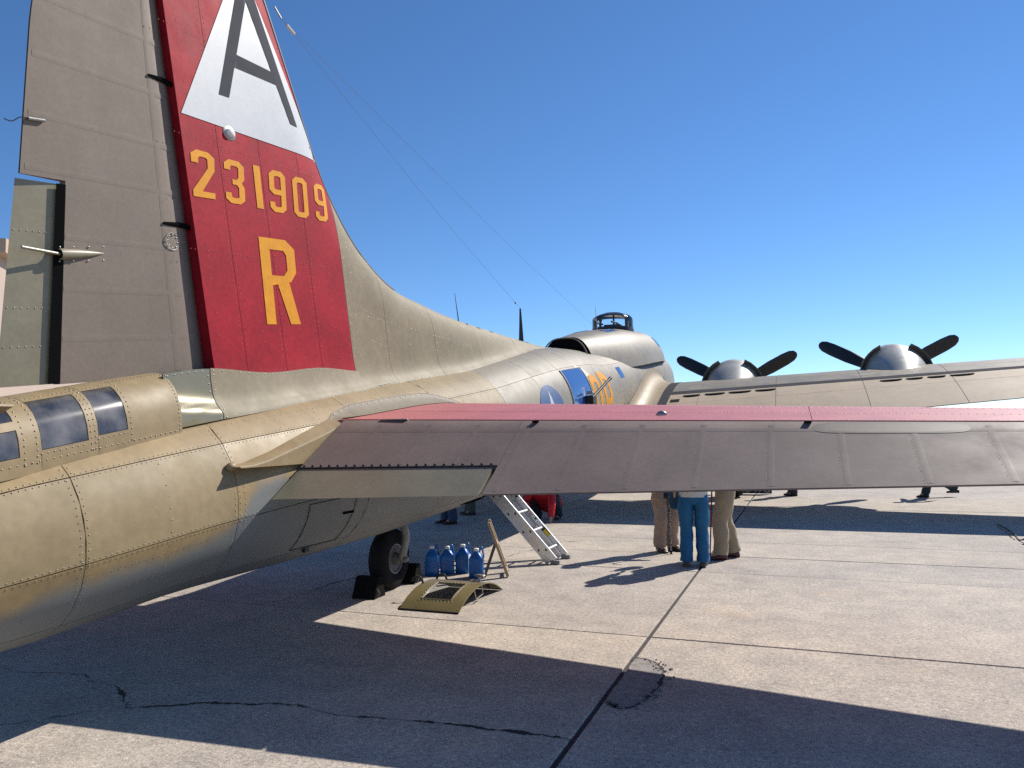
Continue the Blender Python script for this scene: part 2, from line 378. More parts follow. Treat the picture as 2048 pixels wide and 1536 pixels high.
for k in range(90):
    t_ = rng.random(); i_ = int(t_ * (len(pc) - 1)); i_ = int(len(pc) * (.28 + .42 * t_)); q = pc[i_] + rng.normal(0, .035, 3); r_ = abs(rng.normal(0, .006)) + .003
    b.sphere((q[0], q[1], .004), (r_, r_ * 1.2, r_ * .7), 5, 4)
b.build('loose_chips', PATCHM, apron, kind='stuff')
crack([(3.05, 13.2), (3.1, 13.6), (3.22, 15.0)], .02)
crack([(-3.75, 9.75), (-3.55, 10.6), (-3.35, 11.4), (-2.95, 11.7)], .014)

# ------------------------------------------------------------------ hangar far left
HWALL = mat('hangar_panel', (0.40, 0.31, 0.25), 0.7, var=0.05, vscale=.4)
HCREAM = mat('hangar_cream', (0.66, 0.60, 0.45), 0.7)
HTRIM = mat('hangar_trim', (0.46, 0.33, 0.22), 0.6)
HGREY = mat('hangar_grey', (0.20, 0.19, 0.185), 0.6)
hb = (-36, 18, 0)
hang = thing('hangar', 'tan metal hangar with cream upper band, far left behind the tail', 'hangar', hb, world_space=True)
hd = Vector((0.80, 0.60, 0)).normalized(); hn = Vector((hd.y, -hd.x, 0)); H0 = Vector((-39.0, 10.0, 0)); HL = 15.5
def hp(s, z, o=0.0): p = H0 + hd * s + hn * o; return (p.x, p.y, z)
MB().add([hp(0, 0), hp(HL, 0), hp(HL, 0, -22), hp(0, 0, -22), hp(0, 8.3), hp(HL, 8.3), hp(HL, 8.3, -22), hp(0, 8.3, -22)],
         [(0, 1, 5, 4), (1, 2, 6, 5), (2, 3, 7, 6), (3, 0, 4, 7), (4, 5, 6, 7)]).build('wall', HWALL, hang, smooth=False)
b = MB(); 
for s in np.arange(0, HL, .62): b.add([hp(s, .05, .02), hp(s + .16, .05, .02), hp(s + .13, .05, .10), hp(s + .03, .05, .10), hp(s, 5.2, .02), hp(s + .16, 5.2, .02), hp(s + .13, 5.2, .10), hp(s + .03, 5.2, .10)],
                                      [(0, 1, 5, 4), (1, 2, 6, 5), (2, 3, 7, 6), (3, 0, 4, 7), (4, 5, 6, 7)])
b.build('siding_rib', mat('hangar_rib', (.13, .075, .07), .7), hang, smooth=False, kind='stuff')
for s in (2.0, 7.6):
    b = MB(); b.add([hp(s, 5.2, .03), hp(s + 4.6, 5.2, .03), hp(s + 4.6, 7.8, .03), hp(s, 7.8, .03), hp(s, 5.2, .12), hp(s + 4.6, 5.2, .12), hp(s + 4.6, 7.8, .12), hp(s, 7.8, .12)], [(4, 5, 6, 7), (0, 1, 5, 4), (1, 2, 6, 5), (2, 3, 7, 6), (3, 0, 4, 7)])
    b.build('upper_panel', HCREAM, hang, smooth=False)
b = MB(); b.add([hp(-.4, 8.3, .5), hp(HL + .4, 8.3, .5), hp(HL + .4, 8.3, -22.4), hp(-.4, 8.3, -22.4), hp(-.4, 8.8, .5), hp(HL + .4, 8.8, .5), hp(HL + .4, 9.9, -11), hp(-.4, 9.9, -11), hp(HL + .4, 8.78, -22.4), hp(-.4, 8.78, -22.4)],
                [(0, 1, 5, 4), (4, 5, 6, 7), (7, 6, 8, 9), (3, 0, 4, 7, 9), (1, 2, 8, 6, 5), (2, 3, 9, 8), (0, 1, 2, 3)])
b.build('roof', HTRIM, hang, smooth=False)
for s in (1.2, 6.8, 13.0):
    MB().add([hp(s, 0, .02), hp(s + .6, 0, .02), hp(s + .6, 8.25, .02), hp(s, 8.25, .02), hp(s, 0, .3), hp(s + .6, 0, .3), hp(s + .6, 8.25, .3), hp(s, 8.25, .3)], [(4, 5, 6, 7), (0, 1, 5, 4), (1, 2, 6, 5), (2, 3, 7, 6), (3, 0, 4, 7)]).build('column', HGREY, hang, smooth=False)

# ------------------------------------------------------------------ the bomber
XC = -4.25
plane = thing('bomber_aircraft', 'olive four-engined vintage bomber parked on its tail wheel, red fin with white triangle', 'aircraft', (XC, 7.5, 0), world_space=True)
PR = np.array([(1.9, .95, .40, .45), (2.2, .98, .43, .5), (2.9, 1.05, .50, .62), (3.25, 1.085, .53, .64), (4.3, 1.19, .565, .70), (5.5, 1.30, .67, .76), (7, 1.44, .79, .82), (9.3, 1.67, .92, .92), (10.6, 1.85, .98, .98), (12, 2.04, 1.03, 1.03), (13.6, 2.20, 1.06, 1.06), (15.0, 2.28, 1.08, 1.07), (17, 2.50, 1.12, 1.10), (19, 2.74, 1.13, 1.12), (20.5, 2.90, 1.13, 1.13), (22, 3.03, 1.09, 1.09), (23.6, 3.15, .99, .99), (24.4, 3.19, .87, .87), (25.2, 3.2, .66, .66), (25.9, 3.2, .34, .34), (26.1, 3.2, .03, .03)])
_gy = np.arange(1.9, 26.11, .05)
def _smooth(col):
    y = np.interp(_gy, PR[:, 0], PR[:, col]); k = np.hanning(13); k /= k.sum()
    yp = np.concatenate([np.full(6, y[0]), y, np.full(6, y[-1])]); return np.convolve(yp, k, 'valid')
_pz, _prx, _pru = _smooth(1), _smooth(2), _smooth(3)
def prof(Y): return float(np.interp(Y, _gy, _pz)), float(np.interp(Y, _gy, _prx)), float(np.interp(Y, _gy, _pru))
def fus_p(Y, th, off=0.0):
    zc, rx, ru = prof(Y); t = math.radians(th); c = math.cos(t)
    return Vector((XC + (rx + off) * math.sin(t), Y, zc + ((ru if c > 0 else rx) + off) * c))
def fus(Y, th):
    p = fus_p(Y, th); a = fus_p(Y + .02, th) - fus_p(Y - .02, th); b_ = fus_p(Y, th + 1) - fus_p(Y, th - 1)
    n_ = b_.cross(a); n_.normalize()
    if n_.dot(p - Vector((XC, Y, prof(Y)[0]))) < 0: n_ = -n_
    return p, n_
b = MB(); b.loft([[fus_p(Y, t, -.009) for t in range(0, 360, 9)] for Y in list(np.arange(1.95, 25.0, .3)) + [25.0]], True)
fuselage = b.build('fuselage', UNDER, plane)
def two_tone(src, name):
    m = src.copy(); m.name = name; n = m.node_tree.nodes; l = m.node_tree.links; b_ = n['Principled BSDF']
    old = b_.inputs['Base Color'].links[0].from_socket; g_ = n.new('ShaderNodeNewGeometry'); sx_ = n.new('ShaderNodeSeparateXYZ'); l.new(g_.outputs['Position'], sx_.inputs[0])
    cv = n.new('ShaderNodeFloatCurve'); mr = n.new('ShaderNodeMapRange'); mr.inputs[1].default_value = 0; mr.inputs[2].default_value = 26; l.new(sx_.outputs['Y'], mr.inputs[0]); l.new(mr.outputs[0], cv.inputs['Value'])
    c_ = cv.mapping.curves[0]; P_ = [(0, .66), (2.8, .84), (3.4, .93), (4.1, 1.02), (4.42, 1.10), (4.62, 1.34), (4.9, 1.42), (5.6, 1.28), (7.5, 1.22), (9.5, 1.40), (12, 1.72), (16, 2.1), (26, 2.7)]
    c_.points[0].location = (0, P_[0][1] / 4); c_.points[1].location = (1, P_[-1][1] / 4)
    for y_, z_ in P_[1:-1]: c_.points.new(y_ / 26, z_ / 4)
    cv.mapping.update()
    mu = n.new('ShaderNodeMath'); mu.operation = 'MULTIPLY'; mu.inputs[1].default_value = 4; l.new(cv.outputs[0], mu.inputs[0])
    sb = n.new('ShaderNodeMath'); sb.operation = 'SUBTRACT'; l.new(sx_.outputs['Z'], sb.inputs[0]); l.new(mu.outputs[0], sb.inputs[1])
    nz = n.new('ShaderNodeTexNoise'); nz.inputs['Scale'].default_value = 2.2; l.new(g_.outputs['Position'], nz.inputs['Vector'])
    na = n.new('ShaderNodeMath'); na.operation = 'MULTIPLY_ADD'; na.inputs[1].default_value = .22; l.new(nz.outputs[0], na.inputs[0]); l.new(sb.outputs[0], na.inputs[2])
    r2 = n.new('ShaderNodeMapRange'); r2.inputs[1].default_value = .06; r2.inputs[2].default_value = .16; l.new(na.outputs[0], r2.inputs[0])
    mx_ = n.new('ShaderNodeMix'); mx_.data_type = 'RGBA'; mx_.inputs[6].default_value = (.165, .172, .170, 1); l.new(r2.outputs[0], mx_.inputs[0]); l.new(old, mx_.inputs[7]); l.new(mx_.outputs[2], b_.inputs['Base Color']); return m
def tinted(src, name, k_, dr):
    m = src.copy(); m.name = name; b_ = m.node_tree.nodes['Principled BSDF']; l = m.node_tree.links; old = b_.inputs['Base Color'].links[0].from_socket
    mx_ = m.node_tree.nodes.new('ShaderNodeMix'); mx_.data_type = 'RGBA'; mx_.blend_type = 'MULTIPLY'; mx_.inputs[0].default_value = 1; l.new(old, mx_.inputs[6]); mx_.inputs[7].default_value = (*k_, 1); l.new(mx_.outputs[2], b_.inputs['Base Color'])
    for lk in b_.inputs['Roughness'].links: lk.from_node.inputs[3].default_value += dr; lk.from_node.inputs[4].default_value += dr
    return m
_TI = [((1, 1, 1), 0), ((1.06, 1.03, .98), -.04), ((.93, .95, .96), .05), ((1.02, .98, .92), .02), ((.97, 1.0, 1.03), -.02)]
OLIVE_V = [tinted(two_tone(OLIVE, 'olive_over_grey'), 'olive_over_grey_%d' % i, *t) for i, t in enumerate(_TI)]
OLIVE2_V = [tinted(two_tone(OLIVE2, 'tan_olive_over_grey'), 'tan_olive_over_grey_%d' % i, *t) for i, t in enumerate(_TI)]
def fmat(Y, th):
    a = abs((th + 180) % 360 - 180)
    return random.choice(OLIVE2_V if (Y < 9.3 and (a < 150)) else OLIVE_V)  # aft panels tan, forward ones in the olive greyed for reflected sky
YB = [1.95, 3.25, 4.45, 6.05, 7.6, 9.25, 10.6, 11.8, 13.75, 15.5, 17.4, 19.3, 21.2, 23.0, 24.4]
panels(fus, YB, [-180, -140, -96, -48, 0, 48, 96, 140, 180], OLIVE, fuselage, gap=.006, step=.22, matf=fmat)
# nose glazing
b = MB(); b.loft([[fus_p(Y, t, -.002) for t in range(0, 360, 15)] for Y in (24.4, 24.8, 25.2, 25.5, 25.75, 25.95, 26.07)], True)
b.build('nose_glass', GLASS, fuselage)
for th in range(0, 360, 45):
    MB().tube([fus_p(Y, th, .004) for Y in (24.4, 24.8, 25.2, 25.5, 25.75, 25.95)], .022, 6).build('nose_frame', OLIVE, fuselage)

# rivet rows on the fuselage
L = []
for Y in (3.25, 4.45, 6.05, 7.6, 9.25):
    for d in (.022, -.026): L.append(surfline(fus, (Y + d, 20), (Y + d, 172), .042 if Y < 5 else .06, .0015))
L.append(surfline(fus, (4.45 + .07, 70), (4.45 + .07, 150), .042, .0015))
for a, c in ((1.95, 9.2),):
    for th in (97.5, 94.3, 49.4, 46.5, 141.3): L.append(surfline(fus, (a, th), (c, th), .038, .0015))
L.append(surfline(fus, (3.4, 104), (4.2, 104), .05, .0015)); L.append(surfline(fus, (3.86, 52), (3.86, 140), .075, .0015))
L.append(surfline(fus, (3.3, 122), (3.9, 119), .06, .0015)); L.append(surfline(fus, (4.6, 33), (9.2, 33), .07, .0015))
for Y in (5.1, 5.6, 6.7, 7.1, 8.2, 8.7): L.append(surfline(fus, (Y, 30), (Y, 175), .085, .0015))
for Y in (10.6, 11.8, 13.75, 15.5): L.append(surfline(fus, (Y + .03, 20), (Y + .03, 150), .16, .002))
rivets(L, .0043, 'rivet_rows', RIVM, fuselage)
# lower access door outline and small handle slot
for (y0, y1, t0, t1) in ((5.22, 5.85, 99, 137),):
    lp = [fus(y0, t0), fus(y0, t1), fus(y1, t1 + 2), fus(y1, t0 + 2), fus(y0, t0)]
    b = MB()
    for (p, n1), (q, n2) in zip(lp[:-1], lp[1:]):
        N = 10; pts = []
        for i in range(N + 1):
            s = p.lerp(q, i / N); zc, rx, ru = prof(s.y); v = Vector((s.x - XC, 0, s.z - zc)); v = v * (rx / v.length); pts.append(Vector((XC, s.y, zc)) + v * 1.002)
        b.tube(pts, .0028, 5)
    b.build('door_seam', UNDER, fuselage)
p, n_ = fus(5.78, 113); MB().box(p + n_ * .003, (.006, .17, .022)).build('door_handle', DARK, fuselage)
p, n_ = fus(5.45, 140); MB().box(p + n_ * .006, (.03, .06, .05)).build('latch', GUN, fuselage)
b = MB(); pts = [fus_p(Y, 150, .004) for Y in np.linspace(8.6, 9.5, 8)]; b.tube(pts, [.004, .012, .018, .02, .02, .018, .012, .004], 6); b.build('drain_slot', DARK, fuselage)
# chipped pale paint low on the right flank
b = MB()
for k in range(16):
    yy = 7.55 + random.gauss(0, .16); th = 120 + (yy - 7.55) * 10 + random.gauss(0, 2.2); p, n_ = fus(yy, th); t_ = (fus_p(yy + .05, th + .8) - p).normalized(); s_ = n_.cross(t_)
    l_, w_ = random.uniform(.02, .07), random.uniform(.004, .012)
    b.add([p + n_ * .004 - t_ * l_, p + n_ * .004 + s_ * w_, p + n_ * .004 + t_ * l_, p + n_ * .004 - s_ * w_], [(0, 1, 2, 3)])
b.build('paint_chips', mat('chipped_primer', (0.42, 0.47, 0.44), .6), fuselage, kind='stuff')

# ---- markings on the fuselage
def fdec(off=.0045):
    return lambda y, t: (lambda pn: pn[0] + pn[1] * off)(fus(y, t))
def chain(pairs, close=False):
    q = []; n = len(pairs)
    for i in range(n if close else n - 1):
        a, c = pairs[i], pairs[(i + 1) % n]; q.append([a[0], c[0], c[1], a[1]])
    return q
W_ = .30
G = {}
G['1'] = [[(0, 0), (1, 0), (1, 1), (0, 1)]]
oct_ = [((0, .1), (W_, .16)), ((.25, 0), (.38, .13)), ((.75, 0), (.62, .13)), ((1, .1), (1 - W_, .16)), ((1, .9), (1 - W_, .84)), ((.75, 1), (.62, .87)), ((.25, 1), (.38, .87)), ((0, .9), (W_, .84))]
G['0'] = G['O'] = chain(oct_, True)
G['9'] = chain([((0, .24), (W_, .24))] + oct_[:8] + [((0, .52), (W_, .58)), ((.25, .42), (.38, .55)), ((1 - W_, .42), (1 - W_, .55))])
G['3'] = chain([((0, .76), (W_, .76)), ((0, .9), (W_, .84)), ((.25, 1), (.38, .87)), ((.75, 1), (.62, .87)), ((1, .9), (1 - W_, .84)), ((1, .6), (1 - W_, .62)), ((.86, .5), (.6, .56))]) \
    + chain([((.86, .5), (.6, .44)), ((1, .4), (1 - W_, .38)), ((1, .1), (1 - W_, .16)), ((.75, 0), (.62, .13)), ((.25, 0), (.38, .13)), ((0, .1), (W_, .16)), ((0, .24), (W_, .24))]) + [[(.6, .44), (.86, .5), (.6, .56), (.38, .56), (.38, .44)]]
G['2'] = chain([((0, .72), (W_, .72)), ((0, .9), (W_, .84)), ((.25, 1), (.38, .87)), ((.75, 1), (.62, .87)), ((1, .9), (1 - W_, .84)), ((1, .62), (1 - W_, .65)), ((.42, .13), (0, .13))]) + [[(0, 0), (1, 0), (1, .13), (.42, .13), (0, .13)]]
G['R'] = [[(0, 0), (.27, 0), (.27, 1), (0, 1)]] + chain([((.27, 1), (.27, .87)), ((.75, 1), (.66, .87)), ((1, .9), (.74, .82)), ((1, .62), (.74, .64)), ((.82, .505), (.62, .57)), ((.27, .455), (.27, .57))]) + [[(.42, .47), (.70, 0), (1.0, 0), (.76, .498)]]
def glyph(ch, quad, fn, m, name, parent, grid=.1):
    TL, TR, BL, BR = quad
    def bl(x, y): return tuple((BL[i] * (1 - x) + BR[i] * x) * (1 - y) + (TL[i] * (1 - x) + TR[i] * x) * y for i in (0, 1))
    polys = [[bl(*p) for p in P] for P in G[ch]]
    return decal(polys, fn, m, name, parent, grid)
def fus_dec(polys, m, name, off=.0045):   # finer theta grid scaled so that bisect steps fit degrees
    return decal([[(y, t / 60.0) for y, t in P] for P in polys], lambda y, t: fdec(off)(y, t * 60.0), m, name, fuselage, .1)
sy, st_, sr = 10.83, 90.5, .55
def sp(a, r): return (sy + r * math.sin(a), st_ - math.degrees(r * math.cos(a) / 1.0))
fus_dec([[sp(2 * math.pi * k / 40, sr) for k in range(40)]], INSIG, 'insignia_disc', .0042)
fus_dec([[sp(2 * math.pi * k / 10, .47 if k % 2 == 0 else .17) for k in range(10)]], WHITE, 'insignia_star', .0065)
for sgn in (-1, 1):
    fus_dec([[(sy + sgn * .57, 88), (sy + sgn * 1.05, 88), (sy + sgn * 1.05, 102), (sy + sgn * .57, 102)]], WHITE, 'insignia_bar', .0045)
glyph('O', ((13.08, 60 / 60), (13.62, 61 / 60), (13.25, 122 / 60), (13.85, 122 / 60)), lambda y, t: fdec(.0045)(y, t * 60), YELLOW, 'code_letter', fuselage)
glyph('R', ((13.78, 57.5 / 60), (14.35, 58.5 / 60), (14.1, 122 / 60), (14.75, 122 / 60)), lambda y, t: fdec(.0045)(y, t * 60), YELLOW, 'code_letter', fuselage)
fus_dec([[(12.72, 47), (13.05, 50), (13.3, 60), (13.02, 62), (12.78, 51)]], mat('primer_patch', (.44, .42, .34), .5), 'bare_patch')
v, f = patch(fus, 11.85, 12.95, 51, 100, 8, 14, .010, .02); mesh('waist_window', v, f, WINCOVER, fuselage)
for a, c in (((11.82, 50.5), (12.98, 50.5)), ((11.82, 50.5), (11.82, 100)), ((12.98, 50.5), (12.98, 100))):
    pts = [fus_p(a[0] + (c[0] - a[0]) * t, a[1] + (c[1] - a[1]) * t, .012) for t in np.linspace(0, 1, 14)]
    MB().tube(pts, .011, 6).build('window_frame', mat('pale_metal', (.42, .41, .37), .5), fuselage)
v, f = patch(fus, 15.62, 15.95, 53.5, 67, 4, 6, .006, .01); mesh('radio_window', v, f, WINCOVER, fuselage)
v, f = patch(fus, 15.3, 15.62, 52, 60, 3, 4, .005, .01)
# waist gun
g0, g1 = Vector((-3.18, 12.55, 2.18)), Vector((-3.0, 13.5, 2.635))
gun = MB().tube([g0.lerp(g1, .18), g0.lerp(g1, .9), g0.lerp(g1, 1.0)], [.026, .024, .034], 10).build('waist_gun', GUN, plane)
MB().box((-3.14, 12.62, 2.13), (.14, .26, .34), Matrix.Rotation(.12, 3, 'X')).build('gun_mount', GUN, gun, bevel=.012)
MB().box((-3.13, 12.52, 2.34), (.10, .10, .05)).build('gun_sight', STEEL, gun, bevel=.008)

# ---- vertical fin, dorsal fillet
LE = [(4.45, 6.30), (4.85, 6.20), (5.12, 5.95), (5.41, 5.54), (5.83, 4.9), (6.18, 4.36), (6.45, 4.04), (6.83, 3.73), (7.25, 3.51), (7.69, 3.37), (8.3, 3.31), (9.4, 3.245), (11.2, 3.235), (12.6, 3.245), (13.75, 3.255)]
LEs = [np.array([p[0] + .19 * (p[1] - 2.22), p[1]]) for p in LE]      # sheared so that the hinge line is vertical
_le = np.array(crom(LEs, 40)); _leY, _leZ = _le[:, 0], _le[:, 1]
def fin_top(yp): return float(np.interp(yp, _leY, _leZ))
_leR = np.stack([_leY - .19 * (_leZ - 2.22), _leZ], 1)
def fin_base(yp):
    y = yp; zc, rx, ru = prof(y); return zc + ru - .10
def fin_half(Y, Z):
    d = float(np.min(np.hypot(_leR[:, 0] - Y, _leR[:, 1] - Z)))
    H = float(np.interp(Z, [2.0, 3.2, 6.2], [.150, .128, .075]))
    if Y > 7: H = float(np.interp(Y, [7, 9, 13.75], [.14, .20, .16]))
    e = min(d / .42, 1.0); hh = H * math.sqrt(max(0, 1 - (1 - e) ** 2))
    zc, rx, ru = prof(max(2, Y)); fl = max(0.0, Z - (zc + ru - .06)); hh += .13 * math.exp(-fl / .09) * min(1, e * 2)
    return hh
def fin_surf(side):
    def pos(yp, wv):
        zb, zt = fin_base(yp), fin_top(yp); Z = zb + (zt - zb) * wv; Y = yp - .19 * (Z - 2.22) if yp < 9 else yp - .19 * (Z - 2.22)
        return Vector((XC + side * fin_half(Y, Z), Y, Z))
    def s(yp, wv):
        p = pos(yp, wv); a = pos(yp + .02, wv) - pos(yp - .02, wv); c = pos(yp, min(1, wv + .01)) - pos(yp, max(0, wv - .01)); n_ = a.cross(c)
        if n_.length < 1e-9: n_ = Vector((side, 0, 0))
        n_.normalize()
        return p, (n_ if n_.x * side > 0 else -n_)
    return s
def fin_pt(Y, Z, off=.004): return Vector((XC + fin_half(Y, Z) + off, Y, Z))
ys = list(np.arange(4.70, 13.9, .12)); ws = np.linspace(0, .995, 26)
b = MB()
for side in (1, -1):
    S = fin_surf(side); k = len(b.v)
    for y in ys:
        for wv in ws: p, n_ = S(y, wv); b.v.append(tuple(p - n_ * .006))
    for i in range(len(ys) - 1):
        for j in range(len(ws) - 1): a = k + i * len(ws) + j; b.f.append((a, a + 1, a + len(ws) + 1, a + len(ws)))
fin = b.build('fin', UNDER, plane)
# rear closing web of the fin
b = MB(); zz = np.linspace(2.0, fin_top(4.72), 16); S = fin_surf(1)
b.add([(XC + fin_half(4.72 - .19 * (z - 2.22), z) - .004, 4.72 - .19 * (z - 2.22), z) for z in zz] + [(XC - fin_half(4.72 - .19 * (z - 2.22), z) + .004, 4.72 - .19 * (z - 2.22), z) for z in zz], [(i, i + 1, 17 + i, 16 + i) for i in range(15)])
b.build('rear_web', RED, fin)
FB = [4.69, 5.08, 5.6, 6.15, 6.72, 7.45, 8.6, 10.0, 11.7, 13.9]
def wred(yp): return (2.33 - fin_base(yp)) / (fin_top(yp) - fin_base(yp))
for side in (1, -1):
    S = fin_surf(side)
    for i in range(len(FB) - 1):
        u0, u1 = FB[i], FB[i + 1]; gp = .0025
        v, f = patch(S, u0 + gp, u1 - gp, 0.02, .985, max(3, int((u1 - u0) / .1)), 30, random.uniform(0, .001))
        mesh('fin_panel', v, f, RED if u1 <= 6.73 else DORSAL, fin, sharp=60)
    # black de-icer boot along the leading edge
b = MB()
for i in range(8, len(_leR) - 42):
    pass
bp = [Vector((XC, q[0], q[1])) for q in _leR if 6.15 > q[1] > 3.36]
b.tube([p + Vector((0, .004, .003)) for p in bp], [(.030, .030)] * len(bp), 10); b.build('deicer_boot', BOOT, fin)
# base fairing sheets (thin formed metal) between fin and fuselage
def fair(u0, u1, m, zz0, zz1, bulge, nm='base_fairing', off=.012):
    def s(u, t):
        Y = u; zb = fin_base(Y + .0) + .02; zt = zz0 + (zz1 - zz0) * (Y - 4.15) / (6.7 - 4.15) + bulge * .02 * math.sin((Y - 4.2) * 4.2)
        Z = zb + (zt - zb) * t; zc, rx, ru = prof(Y)
        hh = fin_half(max(Y, 4.75 - .19 * (Z - 2.22)), Z)
        q = Z - zc; edge = rx * math.sqrt(max(0, 1 - (q / ru) ** 2)) if q < ru else 0
        hh = max(hh, .21 - .07 * t) if Y < 4.7 else hh + bulge * .012 * math.sin(math.pi * t)
        return Vector((XC + max(hh, edge * .0), Y, Z))
    def S(u, t):
        p = s(u, t); a = s(u + .02, t) - s(u - .02, t); c = s(u, min(1, t + .02)) - s(u, max(0, t - .02)); n_ = a.cross(c).normalized()
        return p, (n_ if n_.x > 0 else -n_)
    v, f = patch(S, u0, u1, 0, 1, 12, 10, off, .012); return mesh(nm, v, f, m, fin, sharp=60), S
f1, S1 = fair(4.16, 4.62, SHINY, 2.17, 2.36, 1.6)
f2, S2 = fair(4.63, 6.72, DORSAL, 2.19, 2.37, 1.0)
L = [surfline(S1, (4.18, .02), (4.18, .98), .05, .013), surfline(S1, (4.6, .02), (4.6, .98), .06, .013), surfline(S1, (4.2, .95), (4.6, .95), .07, .013)]
L += [surfline(S2, (4.66, .03), (4.66, .97), .06, .013), surfline(S2, (4.66, .95), (6.7, .95), .10, .013)]
rivets(L, .0065, 'rivet_rows', STEEL, fin)
# fairing strip where dorsal fin meets the fuselage
pts = []
for Y in np.linspace(4.2, 13.4, 50):
    zc, rx, ru = prof(Y); x = .245 if Y < 8 else float(np.interp(Y, [8, 13.4], [.25, .17])); q = math.sqrt(max(0, 1 - (x / rx) ** 2)); pts.append(Vector((XC + x, Y, zc + ru * q + .006)))
MB().tube(pts, .007, 6).build('fillet_strip', mat('pale_sealant', (.40, .38, .30), .4), fin)
rivets([[(p + Vector((.035, 0, -.006)), Vector((.3, 0, 1))) for p in pts[:26:1]]], .007, 'rivet_rows', STEEL, fin)
# rivets on the red fin
def finline(y0, z0, y1, z1, sp):
    n = int(math.hypot(y1 - y0, z1 - z0) / sp); return [(fin_pt(y0 + (y1 - y0) * i / n, z0 + (z1 - z0) * i / n, .001), Vector((1, 0, .05))) for i in range(n + 1)]
def finv(yp, z0, z1, sp): return finline(yp - .19 * (z0 - 2.22), z0, yp - .19 * (z1 - 2.22), z1, sp)
L = []
for yp in (4.80, 5.05, 5.11, 5.34, 5.57, 5.63, 5.88, 6.12, 6.18, 6.45, 6.69): L.append(finv(yp, 2.42, min(fin_top(yp) - .1, 5.9), .045 if yp in (5.57, 5.63, 6.12, 6.18, 5.05, 5.11) else .085))
for z in (3.12, 3.95, 4.72, 5.3): L.append(finline(4.62 - .19 * (z - 2.22), z, 6.35 - .19 * (z - 2.22) if z < 4 else 6.0 - .19 * (z - 2.22), z + .2, .045))
rivets(L, .0048, 'rivet_rows', RIVR, fin)
L = [finv(yp, 2.5 + (yp - 6.7) * .12, fin_top(yp) - .12, .08) for yp in (6.76, 6.86, 7.42, 7.48, 7.95, 8.57, 8.63)]
for k in range(4): L.append(finline(6.75 - .05 * k, 2.75 + .3 * k, 7.3 - .08 * k, 2.66 + .29 * k, .06))
L.append(finline(6.8, 2.95, 10.6, 2.86, .09)); L.append(finline(8.2, 3.22, 12.5, 3.0, .08))
rivets(L, .005, 'rivet_rows', STEEL, fin)
# markings on the fin
def fd(off): return lambda y, z: fin_pt(y, z, off)
decal([[(4.356, 4.114), (6.191, 4.346), (5.0, 5.679)]], fd(.0045), WHITE, 'white_triangle', fin, .08)
apx = (5.043, 5.66)
decal([[(4.755, 4.42), (4.872, 4.44), (5.082, 5.36), (5.02, 5.62)], [(5.680, 4.527), (5.793, 4.541), (5.08, 5.63), (5.02, 5.62), (5.082, 5.36)], [(4.936, 4.72), (5.487, 4.805), (5.424, 4.895), (4.963, 4.838)]], fd(.0075), BLACKISH, 'triangle_letter', fin, .08)
for ch, q in (('2', ((4.444, 3.882), (4.696, 3.914), (4.478, 3.524), (4.711, 3.563))), ('3', ((4.802, 3.925), (5.038, 3.957), (4.834, 3.575), (5.059, 3.612))), ('1', ((5.155, 3.982), (5.239, 3.995), (5.209, 3.63), (5.293, 3.643))), ('9', ((5.357, 4.012), (5.586, 4.048), (5.386, 3.65), (5.609, 3.685))), ('0', ((5.687, 4.055), (5.907, 4.089), (5.725, 3.695), (5.947, 3.728))), ('9', ((6.026, 4.098), (6.250, 4.130), (6.060, 3.745), (6.267, 3.776)))):
    glyph(ch, q, fd(.0045), YELLOW, 'serial_digit', fin, .08)
glyph('R', ((5.217, 3.39), (5.696, 3.457), (5.318, 2.662), (5.794, 2.721)), fd(.0045), YELLOW, 'tail_letter', fin, .08)
p = fin_pt(4.875, 4.15, .012); MB().sphere(p, (.028, .05, .035), 14, 10).build('tail_light', mat('lamp_glass', (.75, .76, .74), .15), fin)
MB().sphere(fin_pt(4.875, 4.15, .001), (.014, .075, .06), 14, 8).build('lamp_rim', STEEL, fin)

# ---- rudder
def hingeY(Z): return 4.66 - .19 * (Z - 2.22)
def rudTE(Z): return float(np.interp(Z, [1.95, 2.02, 3.27, 4.33, 5.2, 5.75, 6.05, 6.2], [3.165, 3.17, 3.245, 3.285, 3.40, 3.58, 3.87, 4.1]))
def rud_half(Y, Z):
    h0, t = hingeY(Z), 0; t = (h0 - Y) / max(.05, h0 - rudTE(Z)); T = float(np.interp(Z, [2, 6], [.076, .05]))
    return T * max(0, 1 - t) ** .9 + .006 if t > 0.08 else T * (1 - .92) * 0 + T * math.sqrt(max(0.02, 1 - ((.08 - t) / .12) ** 2))
RDEF = R(-3.0)
def rud_xyz(Y, Z, side, off=0.0):
    h0 = hingeY(Z); d = h0 - Y; x = side * (rud_half(Y, Z) + off)
    return Vector((XC + x * math.cos(RDEF) + d * math.sin(RDEF), h0 - d * math.cos(RDEF) - x * math.sin(RDEF), Z))
TABF = .36; TZ0, TZ1 = 2.0, 3.31
def rud_bot(Y): return 2.015 + (Y - 3.03) * .118
b = MB(); N, M_ = 26, 14
def rgrid(yf0, yf1, z0f, z1f, side, off=0.0, N=22, M=12):
    k = len(b.v)
    for i in range(N + 1):
        for j in range(M + 1):
            zt = j / M; Zr = z0f + (z1f - z0f) * i / N; h0, te = hingeY(Zr), rudTE(Zr)
            t = yf0 + (yf1 - yf0) * zt; Y = h0 + .045 - (h0 + .045 - te) * t
            Z = Zr + (Y - 3.03) * .118 * float(np.interp(Zr, [2.0, 3.3, 6.2], [1, 1, .3]))
            b.v.append(tuple(rud_xyz(Y, Z, side, off)))
    for i in range(N):
        for j in range(M): a = k + i * (M + 1) + j; b.f.append((a, a + 1, a + M + 2, a + M + 1))
